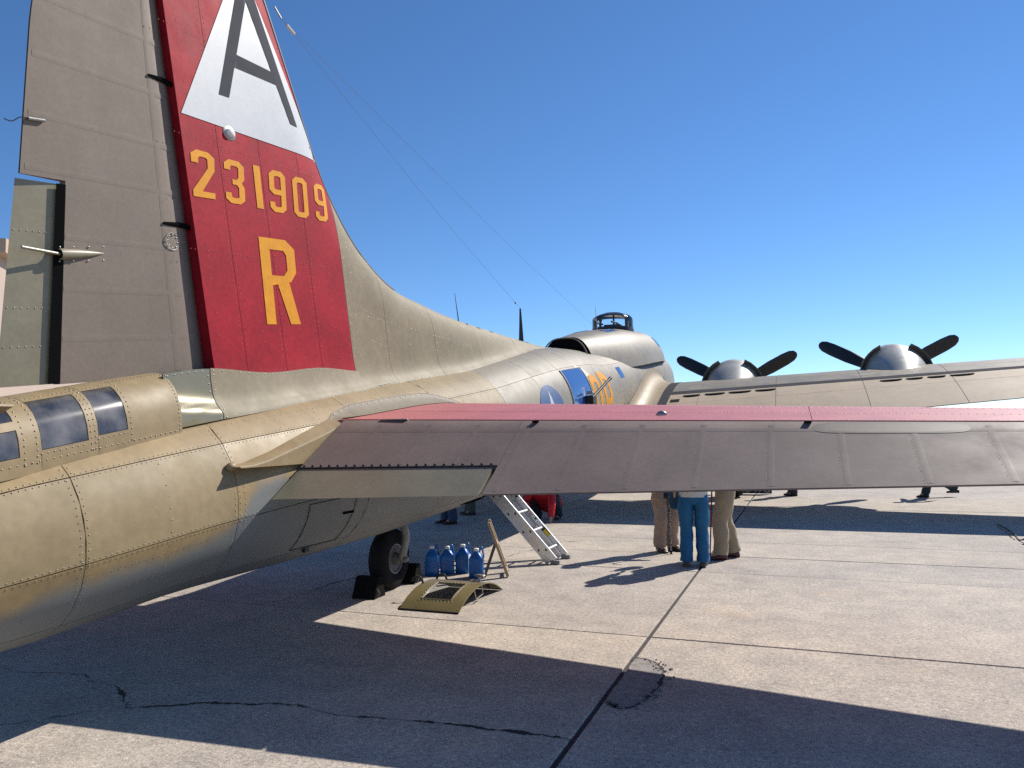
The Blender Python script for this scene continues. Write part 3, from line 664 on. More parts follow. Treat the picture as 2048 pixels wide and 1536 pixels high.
for side in (1, -1):
    rgrid(0, 1, TZ1, 6.12, side, N=26); rgrid(0, .775, 2.015, TZ1, side, N=14)
def rcap(t, z0, z1, N=14):
    k = len(b.v)
    for i in range(N + 1):
        for side in (1, -1):
            Zr = z0 + (z1 - z0) * i / N; h0, te = hingeY(Zr), rudTE(Zr); Y = h0 + .045 - (h0 + .045 - te) * t; b.v.append(tuple(rud_xyz(Y, Zr + (Y - 3.03) * .118, side)))
    for i in range(N): b.f.append((k + 2 * i, k + 2 * i + 1, k + 2 * i + 3, k + 2 * i + 2))
rcap(.775, 2.015, TZ1)
for t0, t1, z in ((0, .775, 2.015), (.775, 1, TZ1)):
    k = len(b.v)
    for i in range(11):
        for side in (1, -1): h0, te = hingeY(z), rudTE(z); Y = h0 + .045 - (h0 + .045 - te) * (t0 + (t1 - t0) * i / 10); b.v.append(tuple(rud_xyz(Y, z + (Y - 3.03) * .118, side)))
    for i in range(10): b.f.append((k + 2 * i, k + 2 * i + 1, k + 2 * i + 3, k + 2 * i + 2))
rudder = b.build('rudder', FABRIC, plane, sharp=45)
def rudpt(t, Zr, off=.001, side=1):
    h0, te = hingeY(Zr), rudTE(Zr); Y = h0 + .045 - (h0 + .045 - te) * t
    return rud_xyz(Y, Zr + (Y - 3.03) * .118 * float(np.interp(Zr, [2.0, 3.3, 6.2], [1, 1, .3])), side, off)
for zr, t1 in ((2.30, .77), (2.62, .77), (2.95, .77), (3.36, .98), (3.70, .98), (4.08, .98), (4.46, .98), (4.84, .98), (5.2, .97), (5.55, .95)):
    v = []; n = 14
    for k in range(n + 1):
        t = .10 + (t1 - .10) * k / n; v += [rudpt(t, zr - .022, .0004), rudpt(t, zr, .0013), rudpt(t, zr + .022, .0004)]
    mesh('rib_tape', v, [(3 * k + i, 3 * k + i + 1, 3 * k + 4 + i, 3 * k + 3 + i) for k in range(n) for i in (0, 1)], FABRIC, rudder)
v = []
for k in range(31):
    zr = 2.05 + 4.0 * k / 30; v += [rudpt(.185, zr, .0006), rudpt(.205, zr, .0022), rudpt(.225, zr, .0006)]
mesh('spar_tape', v, [(3 * k + i, 3 * k + i + 1, 3 * k + 4 + i, 3 * k + 3 + i) for k in range(30) for i in (0, 1)], FABRIC, rudder)
# trim tab: set slightly in from the rudder skin
v = []; n = 16; f = []
for side in (1, -1):
    for k in range(n + 1):
        zr = 2.02 + (3.285 - 2.02) * k / n
        for t in (.765, .85, .93, .985, 1.0):
            q = rudpt(min(t, 1.0), zr, -.006, side); q.x -= .006 + (t - .765) * .12; v.append(q)
for s_ in (0, 1):
    o_ = s_ * (n + 1) * 5
    for k in range(n):
        for j in range(4): f.append((o_ + 5 * k + j, o_ + 5 * k + j + 1, o_ + 5 * k + j + 6, o_ + 5 * k + j + 5))
for k in range(n): f.append((5 * k, 5 * k + 5, (n + 1) * 5 + 5 * k + 5, (n + 1) * 5 + 5 * k)); f.append((5 * k + 4, 5 * k + 9, (n + 1) * 5 + 5 * k + 9, (n + 1) * 5 + 5 * k + 4))
for k in (0, n): f += [(5 * k + j, 5 * k + j + 1, (n + 1) * 5 + 5 * k + j + 1, (n + 1) * 5 + 5 * k + j) for j in range(4)]
OLTAB = mat('tab_paint', (0.235, 0.205, 0.130), .42, var=.1, vscale=4, fine=.05, fscale=30)
tab = mesh('trim_tab', v, f, OLTAB, rudder, sharp=60)
vg = []
for k in range(n + 1):
    zr = 2.02 + (3.285 - 2.02) * k / n; vg += [rudpt(.774, zr, .0015), rudpt(.822, zr, -.001)]
mesh('tab_gap_shade', vg, [(2 * k, 2 * k + 1, 2 * k + 3, 2 * k + 2) for k in range(n)], DARK, rudder)  # flush dark strip painted in for the shadow at the tab's step
L = [[(Vector(v[5 * k]).lerp(Vector(v[5 * k + 5]), q) + Vector((.001, -.012, 0)), Vector((1, 0, 0))) for k in range(n) for q in (0, .5)]]
for k in (3, 6, 9, 12): L.append([(Vector(v[5 * k + 1]).lerp(Vector(v[5 * k + 3]), q) + Vector((.001, 0, 0)), Vector((1, 0, 0))) for q in np.linspace(0, 1, 6)])
rivets(L, .0045, 'rivet_rows', RIVM, rudder)
# actuator cone, hinge slots, access ring, bonding rod
c0 = rudpt(.80, 2.835, .014); c1 = rudpt(.575, 2.865, .0)
MB().tube([c0 + (c1 - c0) * t for t in (0, .05, .4, .75, 1)], [.035, .036, .030, .018, .004], 14, sq=(1, .8)).build('actuator_cone', OLTAB, rudder)
MB().tube([c0 + Vector((.006, -.26, -.012)), c0 + Vector((.004, .01, 0))], .010, 8).build('actuator_rod', OLTAB, rudder)
MB().tube([c0 + (c0 - c1) * .02, c0 - (c0 - c1) * .012], .026, 12).build('cone_mouth', DARK, rudder)
for zr in (3.13, 4.205):
    q = rudpt(.10, zr, .001); q2 = rudpt(.215, zr - .004, .003); dq = (q2 - q)
    b = MB(); pr = [q + Vector((.002, .10, .004)), q + Vector((.004, 0, 0)), q2 + Vector((.004, 0, 0))]
    b.tube(pr, [(.020, .010), (.020, .008), (.010, .006)], 8); b.build('hinge_slot', DARK, rudder)
q = rudpt(.165, 3.0, .003); ring = [q + Vector((.001, .062 * math.cos(t) * (1 if True else 0), .062 * math.sin(t))) for t in np.linspace(0, 2 * math.pi, 25)]
MB().tube(ring, .0025, 5, cap=False).build('access_ring', mat('pale_line', (.45, .44, .41), .5), rudder)
rivets([[(q + Vector((.002, .048 * math.cos(t), .048 * math.sin(t))), Vector((1, 0, 0))) for t in np.linspace(0, 2 * math.pi, 9)[:-1]], [(c1.lerp(c0, k) + Vector((.0, 0, s * .045)), Vector((1, 0, 0))) for k in (0, .35, .7, 1) for s in (-1, 1)]], .007, 'rivet_rows', STEEL, rudder)
q = rudpt(.90, 3.665, .012); q2 = rudpt(.985, 3.655, .012)
MB().tube([q, q2], .011, 8).build('static_rod', STEEL, rudder)
MB().tube(crom([q2, q2 + Vector((0, -.05, -.012)), q2 + Vector((0, -.10, -.055)), q2 + Vector((0, -.15, -.06))], 5), .0035, 5).build('static_wick', GUN, rudder)

# ---- tail gunner's cabin
def cab(Y, t):                       # t 0 top .. 1 foot, right side
    zb = 1.50 + (Y - 2.8) * .15; zt = 1.935 + (Y - 2.9) * .195; hb_ = .33 - .02 * (Y - 3)
    a = t * math.pi / 2; x = hb_ * math.sin(a) ** .85; z = zb + (zt - zb) * math.cos(a) ** .75
    return Vector((XC + x, Y, z))
def cab_s(side):
    def S(Y, t):
        p = cab(Y, t); a = cab(Y + .02, t) - cab(Y - .02, t); c = cab(Y, min(1, t + .01)) - cab(Y, max(0, t - .01)); n_ = a.cross(c).normalized()
        if n_.x < 0: n_ = -n_
        if side < 0: p = Vector((2 * XC - p.x, p.y, p.z)); n_ = Vector((-n_.x, n_.y, n_.z))
        return p, n_
    return S
b = MB(); b.loft([[cab_s(1)(Y, t)[0] - cab_s(1)(Y, t)[1] * .02 for t in np.linspace(1, 0, 12)] + [cab_s(-1)(Y, t)[0] - cab_s(-1)(Y, t)[1] * .02 for t in np.linspace(0.01, 1, 12)] for Y in np.linspace(1.95, 4.19, 14)], True)
cabin = b.build('gunner_cabin', mat('cabin_interior', (.36, .29, .26), .7, var=.3, vscale=6), plane)
for side in (1, -1):
    S = cab_s(side)
    # skin with window openings: strips round the panes
    cells = [(1.95, 2.40, 0.0, 1.0), (2.40, 3.00, 0.0, .32), (2.40, 3.00, .56, .66), (2.40, 3.00, .90, 1.0), (3.00, 3.13, 0, 1.0), (3.13, 3.44, 0.0, .30), (3.13, 3.44, .88, 1.0), (3.44, 3.51, 0, 1.0), (3.51, 3.735, 0, .28), (3.51, 3.735, .86, 1.0), (3.735, 4.20, 0, 1.0)]
    for (y0, y1, t0, t1) in cells:
        v, f = patch(S, y0, y1, t0, t1, 6, 8, .0, .015); mesh('cabin_panel', v, f, OLIVE2, cabin, sharp=60)
    for (y0, y1, t0, t1) in ((2.405, 2.995, .325, .555), (2.405, 2.995, .665, .895), (3.135, 3.435, .305, .875), (3.515, 3.73, .285, .855)):
        v, f = patch(S, y0, y1, t0, t1, 6, 10, -.004, .006); mesh('window_pane', v, f, HAZED, cabin)
S = cab_s(1); L = []
for y in (3.03, 3.105, 3.46, 3.49, 3.765): L.append(surfline(S, (y, .15), (y, .97), .036, .001))
L.append(surfline(S, (3.72, .15), (4.18, .15), .03, .001)); L.append(surfline(S, (2.45, .95), (4.14, .95), .045, .001)); L.append(surfline(S, (4.18, .1), (4.18, .97), .028, .001)); L.append(surfline(S, (2.9, .24), (3.75, .24), .03, .001)); L.append(surfline(S, (3.13, .905), (3.44, .905), .04, .001)); L.append(surfline(S, (3.51, .885), (3.735, .885), .04, .001))
rivets(L, .0052, 'rivet_rows', RIVM, cabin)
MB().box((XC + .30, 2.72, 1.90), (.10, .44, .012), Matrix.Rotation(-.35, 3, 'Y')).build('sight_shelf', OLIVE2, cabin)

# ---- horizontal stabiliser and elevators (right built, left mirrored)
def mid(X, Y): return 1.737 - .012 * (X + 3.6) + .1 * (Y - 5.75) - (.012 * (X + 3.6)) * .0
def stLE(X): return 8.1 - .215 * (X + 3.6)
def sthalf(X, c):                    # c 0 leading edge .. 1 hinge
    t = float(np.interp(X, [-4, -3.6, 1.9, 3.25], [.165, .165, .098, .05])); k = .2969 * math.sqrt(max(c, 0) * .72) - .126 * c * .72 - .3516 * (c * .72) ** 2 + .2843 * (c * .72) ** 3
    return t * k / .1 * .85
def st_raw(X, c, s_):
    le = stLE(X); 
    if X > 2.4: le -= .85 * (1 - math.sqrt(max(0, 1 - ((X - 2.4) / .8) ** 2)))
    Y = le + (5.75 - le) * c; return Vector((X, Y, mid(X, Y) + s_ * sthalf(X, c)))
def st_S(s_, mir=False):
    def S(X, c):
        p = st_raw(X, c, s_); a = st_raw(X + .02, c, s_) - st_raw(X - .02, c, s_); d = st_raw(X, min(1, c + .01), s_) - st_raw(X, max(0, c - .01), s_); n_ = a.cross(d); n_.normalize()
        if n_.z * s_ < 0: n_ = -n_
        if mir: p = Vector((2 * XC - p.x, p.y, p.z)); n_ = Vector((-n_.x, n_.y, n_.z))
        return p, n_
    return S
EROOT, ETIP = -3.60, 2.28
def elTE(X):
    t = (X - EROOT) / 4.95; return Vector((X, 4.72 + .35 * t, 1.262 + .133 * t))
def el_pt(X, q, s_, off=0.0):        # q 0 hinge .. 1 TE ; s_ +1 upper -1 lower
    hx = Vector((X, 5.735, mid(X, 5.75) - .006)); r0 = sthalf(X, 1.0) * .97; te = elTE(X)
    if X > 2.5: te = te.lerp(hx, .75 * max(0, (X - 2.5) / .7) ** 2.2)
    ax = te - hx; Lc = ax.length; ax.normalize(); nn = Vector((0, -ax.z, ax.y)); nn = nn if nn.z > 0 else -nn
    if q < 0:                        # rounded nose
        a = -q * math.pi / 2; return hx - ax * (r0 * math.sin(a)) + nn * (s_ * (r0 * math.cos(a) + off))
    hgt = r0 * max(0, 1 - q) + .006 * 1
    return hx + ax * (q * Lc) + nn * (s_ * (hgt + off))
for mir in (False, True):
    mx = (lambda p: Vector((2 * XC - p[0], p[1], p[2]))) if mir else (lambda p: Vector(p))
    b = MB(); Xs = list(np.linspace(-3.95, 2.4, 18)) + [2.65, 2.85, 3.0, 3.1, 3.17]
    cs = [(1 - math.cos(math.pi * k / 12)) / 2 for k in range(13)]
    b.loft([[mx(st_raw(X, c, 1) - Vector((0, 0, .005))) for c in reversed(cs)] + [mx(st_raw(X, c, -1)) for c in cs[1:]] for X in Xs], True)
    stab = b.build('stabiliser', FADED, plane, sharp=50)
    S = st_S(1, mir)
    if not mir:
        panels(S, [-3.62, -1.9, .15, 2.35], [.03, .16, .4, .7, 1.0], FADED, stab, gap=.005, step=.3, off=.0, jit=.0006)
        L = []
        for c in (.155, .165, .395, .41, .69, .71, .975): L.append(surfline(S, (-3.4, c), (2.3, c), .06 if c > .9 else .05, .001))
        rivets(L, .0050, 'rivet_rows', mat('rivet_faded', (.30, .07, .07), .45), stab)
        p, n_ = S(-.95, .80); MB().sphere(p, (.045, .03, .035), 12, 8).build('top_lamp', STEEL, stab)
    # elevator: full chord outboard, short chord ahead of the tab inboard
    b = MB(); TX = -1.98
    qn = [-1, -.75, -.5, -.25, 0]
    def sec(X, q1): 
        qs = qn + [q1 * k / 5 for k in range(1, 6)]
        return [mx(el_pt(X, q, 1)) for q in qs] + [mx(el_pt(X, q, -1)) for q in reversed(qs[1:])]
    b.loft([sec(X, .64) for X in np.linspace(EROOT, TX, 6)], True)
    b.loft([sec(X, 1.0) for X in list(np.linspace(TX + .004, 2.45, 13)) + [2.7, 2.9, 3.05, 3.14]], True)
    elev = b.build('elevator', FABRIC2, plane, sharp=50)
    v = []; 
    tq = [.655, .70, .85, 1.0]
    for X in np.linspace(EROOT, TX - .03, 7): v.append([mx(el_pt(X, q, 1, -.004) + Vector((0, 0, -.010 * (q - .64)))) for q in tq] + [mx(el_pt(X, q, -1, -.004)) for q in reversed(tq)])
    b = MB(); b.loft(v, True); b.build('elevator_tab', mat('tab_green_paint', (.205, .185, .125), .42, var=.1, vscale=3, fine=.05, fscale=30), elev, sharp=50)
    if not mir:
        L = []
        for X in [-3.2, -2.75, -2.32, -1.9, -1.46, -1.02, -.58, -.12, .32, .76, 1.2, 1.62, 2.05, 2.45]:
            q1 = .62 if X < TX else .97; v = []; n = 12
            for k in range(n + 1):
                q = .06 + (q1 - .06) * k / n; v += [el_pt(X - .022, q, 1, .0004), el_pt(X, q, 1, .0013), el_pt(X + .022, q, 1, .0004)]
            mesh('rib_tape', v, [(3 * k + i, 3 * k + i + 1, 3 * k + 4 + i, 3 * k + 3 + i) for k in range(n) for i in (0, 1)], FABRIC2, elev)
            L.append([(el_pt(X - .03, q, 1, .0005), Vector((0, -.4, .9))) for q in np.linspace(.1, q1, int(22 * q1)) if random.random() < .6])
        v = []
        for X in np.linspace(EROOT + .02, 2.6, 25): v += [el_pt(X, .11, 1, .0006), el_pt(X, .14, 1, .002), el_pt(X, .17, 1, .0006)]
        mesh('spar_tape', v, [(3 * k + i, 3 * k + i + 1, 3 * k + 4 + i, 3 * k + 3 + i) for k in range(24) for i in (0, 1)], FABRIC2, elev)
        rivets(L, .0032, 'rivet_rows', mat('rivet_grey', (.23, .19, .16), .5), elev)
        b = MB()
        for X in np.linspace(EROOT + .03, TX - .05, 22): b.sphere(el_pt(X, .625, 1, .004), .010, 7, 5)
        b.build('tab_hinge_screws', GUN, elev, kind='stuff')
        b = MB(); b.tube([el_pt(X, .645, 1, .0) for X in np.linspace(EROOT, TX, 10)], .006, 6); b.build('tab_hinge_wire', GUN, elev)
        for X in (-1.86, .12):
            q0 = el_pt(X, -.35, 1, .004); q1_ = el_pt(X + .0, .05, 1, .006)
            MB().box((q0 + q1_) / 2, (.05, .09, .012), Matrix.Rotation(R(-8), 3, 'X')).build('hinge_slot', DARK if X < 0 else UNDER, elev, bevel=.004)
        b = MB(); b.box(el_pt(-3.12, -.15, 1, .004), (.26, .05, .012), Matrix.Rotation(R(-15), 3, 'X')); b.build('access_cover', STEEL, elev, bevel=.004)
        # pale worn patch on the elevator
        cx, cq = .62, .11
        for k_, (sc_, w_) in enumerate(((1.12, .2), (1.06, .4), (1.0, .6), (.94, .8), (.88, 1.0))):
            cc_ = tuple(a * (1 - w_) + d * w_ for a, d in zip((.172, .128, .112), (.255, .205, .150)))
            decal([[(cx + .42 * sc_ * math.copysign(abs(math.cos(t)) ** .5, math.cos(t)), cq + .085 * sc_ * math.copysign(abs(math.sin(t)) ** .6, math.sin(t))) for t in np.linspace(0, 2 * math.pi, 33)[:-1]]], lambda x, q, k_=k_: el_pt(x, q, 1, .0019 + .0003 * k_), mat('worn_patch_%d' % k_, cc_, .5, var=.08, vscale=6, fine=.06, fscale=35), 'worn_patch', elev, .06)
    # fixed root stub behind the stabiliser and fillet to the fuselage
    b = MB(); rr = []
    for t in np.linspace(0, 1, 10):
        Y = 4.40 + 1.37 * t; zc, rx, ru = prof(Y); zI = float(np.interp(Y, [4.4, 4.53, 4.88, 5.57, 5.77], [1.515, 1.53, 1.62, 1.83, 1.88])); q_ = min(.99, (zI - zc) / ru); xI = XC + rx * math.sqrt(1 - q_ * q_)
        zC = float(np.interp(Y, [4.4, 4.62, 5.35, 5.77], [1.514, 1.520, 1.705, 1.825])); zL = 1.506 - .004 * t; xO = EROOT - .012
        rr.append([mx(Vector((xI - .12, Y, zI - .02))), mx(Vector((xI - .004, Y, zI))), mx(Vector((xO - .012, Y, zC))), mx(Vector((xO, Y, zC - .006))), mx(Vector((xO, Y, zL - .002))), mx(Vector((xI - .12, Y, zL - .004)))])
    b.loft(rr, True); stub = b.build('root_stub', OLIVE2, plane, sharp=30)
    b = MB(); rows_ = []
    for Y in np.linspace(5.6, 8.15, 26):
        c = max(0, min(1, (stLE(-3.6) - Y) / (stLE(-3.6) - 5.75))); zt = st_raw(-3.5, c, 1).z if Y > 5.75 else 1.505 + .335 * max(0, (Y - 4.5) / 1.27) ** .8
        wdt = float(np.interp(Y, [5.6, 5.75, 6.1, 7.5, 8.15], [.015, .06, .13, .15, .05])); zc, rx, ru = prof(Y)
        def fx(z): q = min(.995, (z - zc) / (ru if z > zc else rx)); return XC + rx * math.sqrt(1 - q * q)
        A, Bq = Vector((fx(zt + wdt * .75) + .006, Y, zt + wdt * .75)), Vector((fx(zt) + .01, Y, zt + .008))
        xo = fx(zt) + wdt; Cc = Vector((xo, Y, (st_raw(xo, c, 1).z if Y > 5.75 else zt) + .006))
        rows_.append([mx(A * (1 - s) ** 2 + Bq * (2 * s * (1 - s)) + Cc * s * s) for s in np.linspace(0, 1, 9)])
    b.loft(rows_, False, closed=False); fil = b.build('root_fillet', OLIVE, plane, sharp=60)
    if not mir:
        rivets([[(r_[0] + Vector((.02, 0, -.008)), Vector((.6, 0, .8))) for r_ in rows_[::1]], [(r_[6], Vector((.1, 0, 1))) for r_ in rows_[1::1]]], .0068, 'rivet_rows', STEEL, fil)
        MB().tube([r_[0] for r_ in rows_], .004, 6).build('fillet_edge', OLIVE, fil)
        MB().sphere((XC + .535, 4.42, 1.512), (.034, .045, .034), 12, 8).build('stub_bump', OLIVE2, stub)
        MB().tube([r_[2] for r_ in rr], .003, 6).build('stub_edge', mat('pale_sealant', (.4, .38, .3), .4), stub)

# ---- wings
def wTE(s): return 15.25 + .07 * (s - 1.1)
def wLE(s): return 20.6 - .145 * (s - 1.1)
def wTEz(s): return 2.015 + .083 * (s - 6.42)
def w_raw(s, c, u):                  # s lateral distance from centreline, c 0 LE..1 TE
    le, te = wLE(s), wTE(s)
    if s > 13.5:
        k = 1 - math.sqrt(max(0, 1 - ((s - 13.5) / 2.2) ** 2)); m_ = (le + te) / 2 + .3; le += (m_ - le) * k; te += (m_ - te) * k
    ch = le - te; pit = float(np.interp(s, [1, 9, 15.8], [.172, .195, .17])); tk = float(np.interp(s, [1, 15.8], [.175, .105])) * (1 if s < 14.5 else max(.05, math.sqrt(max(0, 1 - ((s - 14.5) / 1.25) ** 2))))
    k = 5 * tk * (.2969 * math.sqrt(c) - .126 * c - .3516 * c * c + .2843 * c ** 3 - .1036 * c ** 4); cam_ = .022 * (1 - (2 * c - .8) ** 2) if c < .9 else .022 * (1 - 1) 
    cam_ = .022 * 4 * c * (1 - c)
    return Vector((XC + s, le - ch * c, wTEz(s) + pit * ch * (1 - c) + ch * (cam_ + u * k)))
def w_S(u, mir):
    def S(s, c):
        p = w_raw(s, c, u); a = w_raw(s + .02, c, u) - w_raw(s - .02, c, u); d = w_raw(s, min(1, c + .005), u) - w_raw(s, max(0, c - .005), u); n_ = a.cross(d); n_.normalize()
        if n_.z * u < 0: n_ = -n_
        if mir: p = Vector((2 * XC - p.x, p.y, p.z)); n_ = Vector((-n_.x, n_.y, n_.z))
        return p, n_
    return S
WTAN = mat('wing_paint', (0.450, 0.350, 0.240), 0.6, spec=.22, var=.08, vscale=1.2, fine=.05, fscale=9, rvar=.06)
WALK = mat('walkway_black', (0.050, 0.050, 0.058), .9, spec=.08, var=.35, vscale=3, stretch=(1, 6, 1))
for mir in (False, True):
    sg = -1 if mir else 1
    mx = (lambda p: Vector((2 * XC - p[0], p[1], p[2]))) if mir else (lambda p: Vector(p))
    b = MB(); cs = [((1 - math.cos(math.pi * k / 14)) / 2) for k in range(15)]; ss = list(np.linspace(.7, 13.5, 22)) + [14.2, 14.8, 15.2, 15.5, 15.68]
    b.loft([[mx(w_raw(s, c, 1) - Vector((0, 0, .007))) for c in reversed(cs)] + [mx(w_raw(s, c, -1)) for c in cs[1:-1]] for s in ss], True)
    wing = b.build('wing', OLIVE, plane, sharp=60); S = w_S(1, mir)
    panels(S, [1.25, 2.4, 4.0, 5.7, 7.3, 9.0, 10.8, 12.6, 13.6], [.02, .13, .40, .56, .72, .997], WTAN, wing, gap=.010, step=.45, off=.0, jit=.001, matf=lambda a, c: OLIVE if c < .5 else WTAN)
    if not mir:
        def wd(polys, m, nm, off=.005): return decal(polys, lambda s, c: (lambda q: q[0] + q[1] * off)(S(s, c * .2)), m, nm, wing, .1)
        wd([[(1.3, .10 * 5), (1.75, .10 * 5), (1.75, .80 * 5), (1.3, .80 * 5)]], WALK, 'walkway')
        wd([[(1.752, .535 * 5), (12, .535 * 5), (12, .585 * 5), (1.752, .585 * 5)]], WALK, 'walkway')
        wd([[(1.252, .02 * 5), (1.298, .02 * 5), (1.298, .6 * 5), (1.252, .6 * 5)]], OLIVE, 'walkway_edge')
        for s0, s1 in ((2.05, 2.42), (2.52, 2.95), (3.03, 3.50), (3.58, 4.0), (6.02, 6.42), (6.50, 6.80), (6.88, 7.2), (7.28, 7.70)):
            v, f = [], []
            cc = .625
            for k in range(9):
                s = s0 + (s1 - s0) * k / 8; e = math.sin(math.pi * k / 8) ** .35
                p, n_ = S(s, cc); p2, n2 = S(s, cc + .018 * e + .001); v += [p + n_ * .012 + Vector((0, .01, 0)), p + n_ * .012, p2 + n2 * .004]
            f = [(3 * k + i, 3 * k + 1 + i, 3 * k + 4 + i, 3 * k + 3 + i) for k in range(8) for i in (0, 1)]
            mesh('intercooler_vent', v, f, DARK, wing, smooth=False)
            MB().tube([S(s0 + (s1 - s0) * k / 8, cc - .004)[0] + Vector((0, 0, .012)) for k in range(9)], .014, 6).build('vent_lip', WTAN, wing)
        v, f = patch(S, 1.80, 2.0, .66, .70, 3, 3, .004, .006); mesh('louvre', v, f, UNDER, wing)
        for s, c in ((4.9, .49), (5.6, .46), (2.1, .49)):
            v, f = patch(S, s, s + .42, c, c + .02, 4, 2, .004, .005); mesh('fuel_cap_patch', v, f, mat('worn_tan_patch', (.34, .29, .215), .5), wing)
    # wing root fillet
    b = MB(); rws = []
    for c in np.linspace(.02, 1.0, 24):
        p = w_raw(1.32, c, 1); Y = p.y; zc, rx, ru = prof(Y); zi = min(p.z + .42 * (1 - .2 * c), zc + .75); q = (zi - zc) / rx; xi = XC + rx * math.sqrt(max(.02, 1 - q * q)) + .005
        A = Vector((xi, Y, zi)); Cc = Vector((p.x + .22, Y, w_raw(1.54, c, 1).z + .006)); Bq = Vector((xi + .06, Y, p.z + .06))
        rws.append([mx(A * (1 - s) ** 2 + Bq * (2 * s * (1 - s)) + Cc * s * s) for s in np.linspace(0, 1, 8)])
    b.loft(rws, False, closed=False); b.build('wing_fillet', OLIVE2, wing, sharp=60)
    # nacelles, cowls, propellers
    for k, (s, yh, zh, ang) in enumerate(((2.95, 21.2, 2.80, 0), (6.55, 20.6, 2.945, 0))):
        yb = yh - .45; slope = .11; b = MB(); rings = []
        for dy, r_, dz in ((0.02, .50, 0), (0, .60, 0), (-.12, .68, 0), (-.45, .70, 0), (-.95, .68, 0), (-1.0, .65, 0), (-1.3, .62, -.04), (-1.6, .56, -.13), (-1.9, .48, -.24), (-2.3, .36, -.38), (-2.9, .16, -.5)):
            rings.append([mx((XC + s + r_ * math.sin(t), yb + dy, zh + dy * slope + dz + r_ * math.cos(t))) for t in [2 * math.pi * j / 28 for j in range(28)]])
        b.loft(rings, True); nac = b.build('nacelle', mat('cowl_paint', (.36, .345, .31), .42, var=.12, vscale=3, fine=.06, fscale=14, spec=.45, rvar=.06), plane, sharp=40)
        for t in np.linspace(-80, 80, 14):
            if abs(t) < 20: continue
            tt = R(t); c0_ = Vector((XC + s, yb - .93, zh - .10)); d_ = Vector((math.sin(tt), 0, math.cos(tt))); tg = Vector((math.cos(tt), 0, -math.sin(tt)))
            v = [c0_ + d_ * .685 + tg * .074, c0_ + d_ * .685 - tg * .074, c0_ + d_ * .76 - tg * .082 + Vector((0, -.20, -.02)), c0_ + d_ * .76 + tg * .082 + Vector((0, -.20, -.02))]
            v = [mx(q) for q in v] + [mx(q - d_ * .012) for q in v]
            mesh('cowl_flap', v, [(0, 1, 2, 3), (4, 5, 6, 7), (0, 1, 5, 4), (1, 2, 6, 5), (2, 3, 7, 6), (3, 0, 4, 7)], OLIVE, nac, smooth=False)
        MB().tube([mx((XC + s, yb + .015, zh)), mx((XC + s, yb + .03, zh))], .49, 20).build('engine_face', GUN, nac)
        pr = MB().tube([mx((XC + s, yb + .03, zh)), mx((XC + s, yh - .1, zh)), mx((XC + s, yh + .12, zh + .01)), mx((XC + s, yh + .3, zh + .03))], [.26, .16, .15, .05], 16).build('propeller', GUN, nac)
        for a in (62, -62, 180):
            t = R(a); d_ = Vector((math.sin(t), 0, math.cos(t))); tg = Vector((math.cos(t), 0, -math.sin(t))); b = MB(); rings = []
            for q, wd_, tw in ((.12, .08, 60), (.3, .16, 50), (.6, .30, 40), (1.0, .35, 30), (1.4, .335, 24), (1.6, .29, 20), (1.70, .19, 20), (1.74, .07, 20)):
                tw_ = R(tw); ax = tg * math.cos(tw_ * .75) + Vector((0, 1, 0)) * math.sin(tw_ * .75); th_ = (Vector((0, 1, 0)) * math.cos(tw_ * .75) - tg * math.sin(tw_ * .75))
                o_ = Vector((XC + s, yh, zh)) + d_ * q; tkn = .05 if q < .2 else .022
                rings.append([mx(o_ + ax * (wd_ / 2 * math.cos(u)) + th_ * (tkn * math.sin(u))) for u in [2 * math.pi * j / 12 for j in range(12)]])
            b.loft(rings, True); b.build('blade', mat('propeller_black', (.014, .014, .016), .5), pr)
    # main landing gear
    gx = XC + 2.95; tyre = []
    for a in np.linspace(0, 2 * math.pi, 33)[:-1]:
        tyre.append([mx((gx + .20 * math.cos(u), 19.6 + (.52 + .18 * math.sin(u)) * math.cos(a), .70 + (.52 + .18 * math.sin(u)) * math.sin(a))) for u in [2 * math.pi * j / 12 for j in range(12)]])
    b = MB(); b.loft(tyre + [tyre[0]], False); mw = b.build('main_wheel', RUBBER, plane)
    MB().tube([mx((gx - .14, 19.6, .7)), mx((gx + .14, 19.6, .7))], .37, 24).build('rim', STEEL, mw)
    MB().tube([mx((gx + .28, 19.6, .7)), mx((gx + .28, 19.7, 1.3)), mx((gx + .1, 19.75, 2.4))], .07, 10).build('gear_leg', STEEL, mw)

# ---- upper hump behind the cockpit, cockpit, top turret, radio hatch
HP = [  # Y, half width, top z
    (14.0, .36, 3.38), (14.6, .42, 3.52), (15.4, .52, 3.67), (16.4, .68, 3.86), (17.4, .82, 4.03), (18.4, .90, 4.17), (19.4, .92, 4.26), (20.4, .91, 4.35), (21.0, .89, 4.40), (21.45, .86, 4.37), (21.8, .80, 4.14), (22.2, .74, 3.96), (22.9, .6, 3.92), (23.7, .4, 3.86)]
_hp = np.array(crom(HP, 4))
def hump(Y, a):                      # a degrees from top, negative left
    hw, zt = float(np.interp(Y, _hp[:, 0], _hp[:, 1])), float(np.interp(Y, _hp[:, 0], _hp[:, 2])); zc, rx, ru = prof(Y); zb = zc + rx * .62
    t = R(a); return Vector((XC + hw * math.copysign(abs(math.sin(t)) ** .62, math.sin(t)) * (1.22 - .22 * math.cos(t)), Y, zb - .1 + (zt - zb + .1) * max(0, math.cos(t)) ** .75))
b = MB(); As = list(range(-90, 91, 9)); rr = []
for Y in np.linspace(14.0, 23.8, 46):
    if Y < 14.9: continue
    rr.append([hump(Y, a) for a in As])
b.loft(rr, False, closed=False)
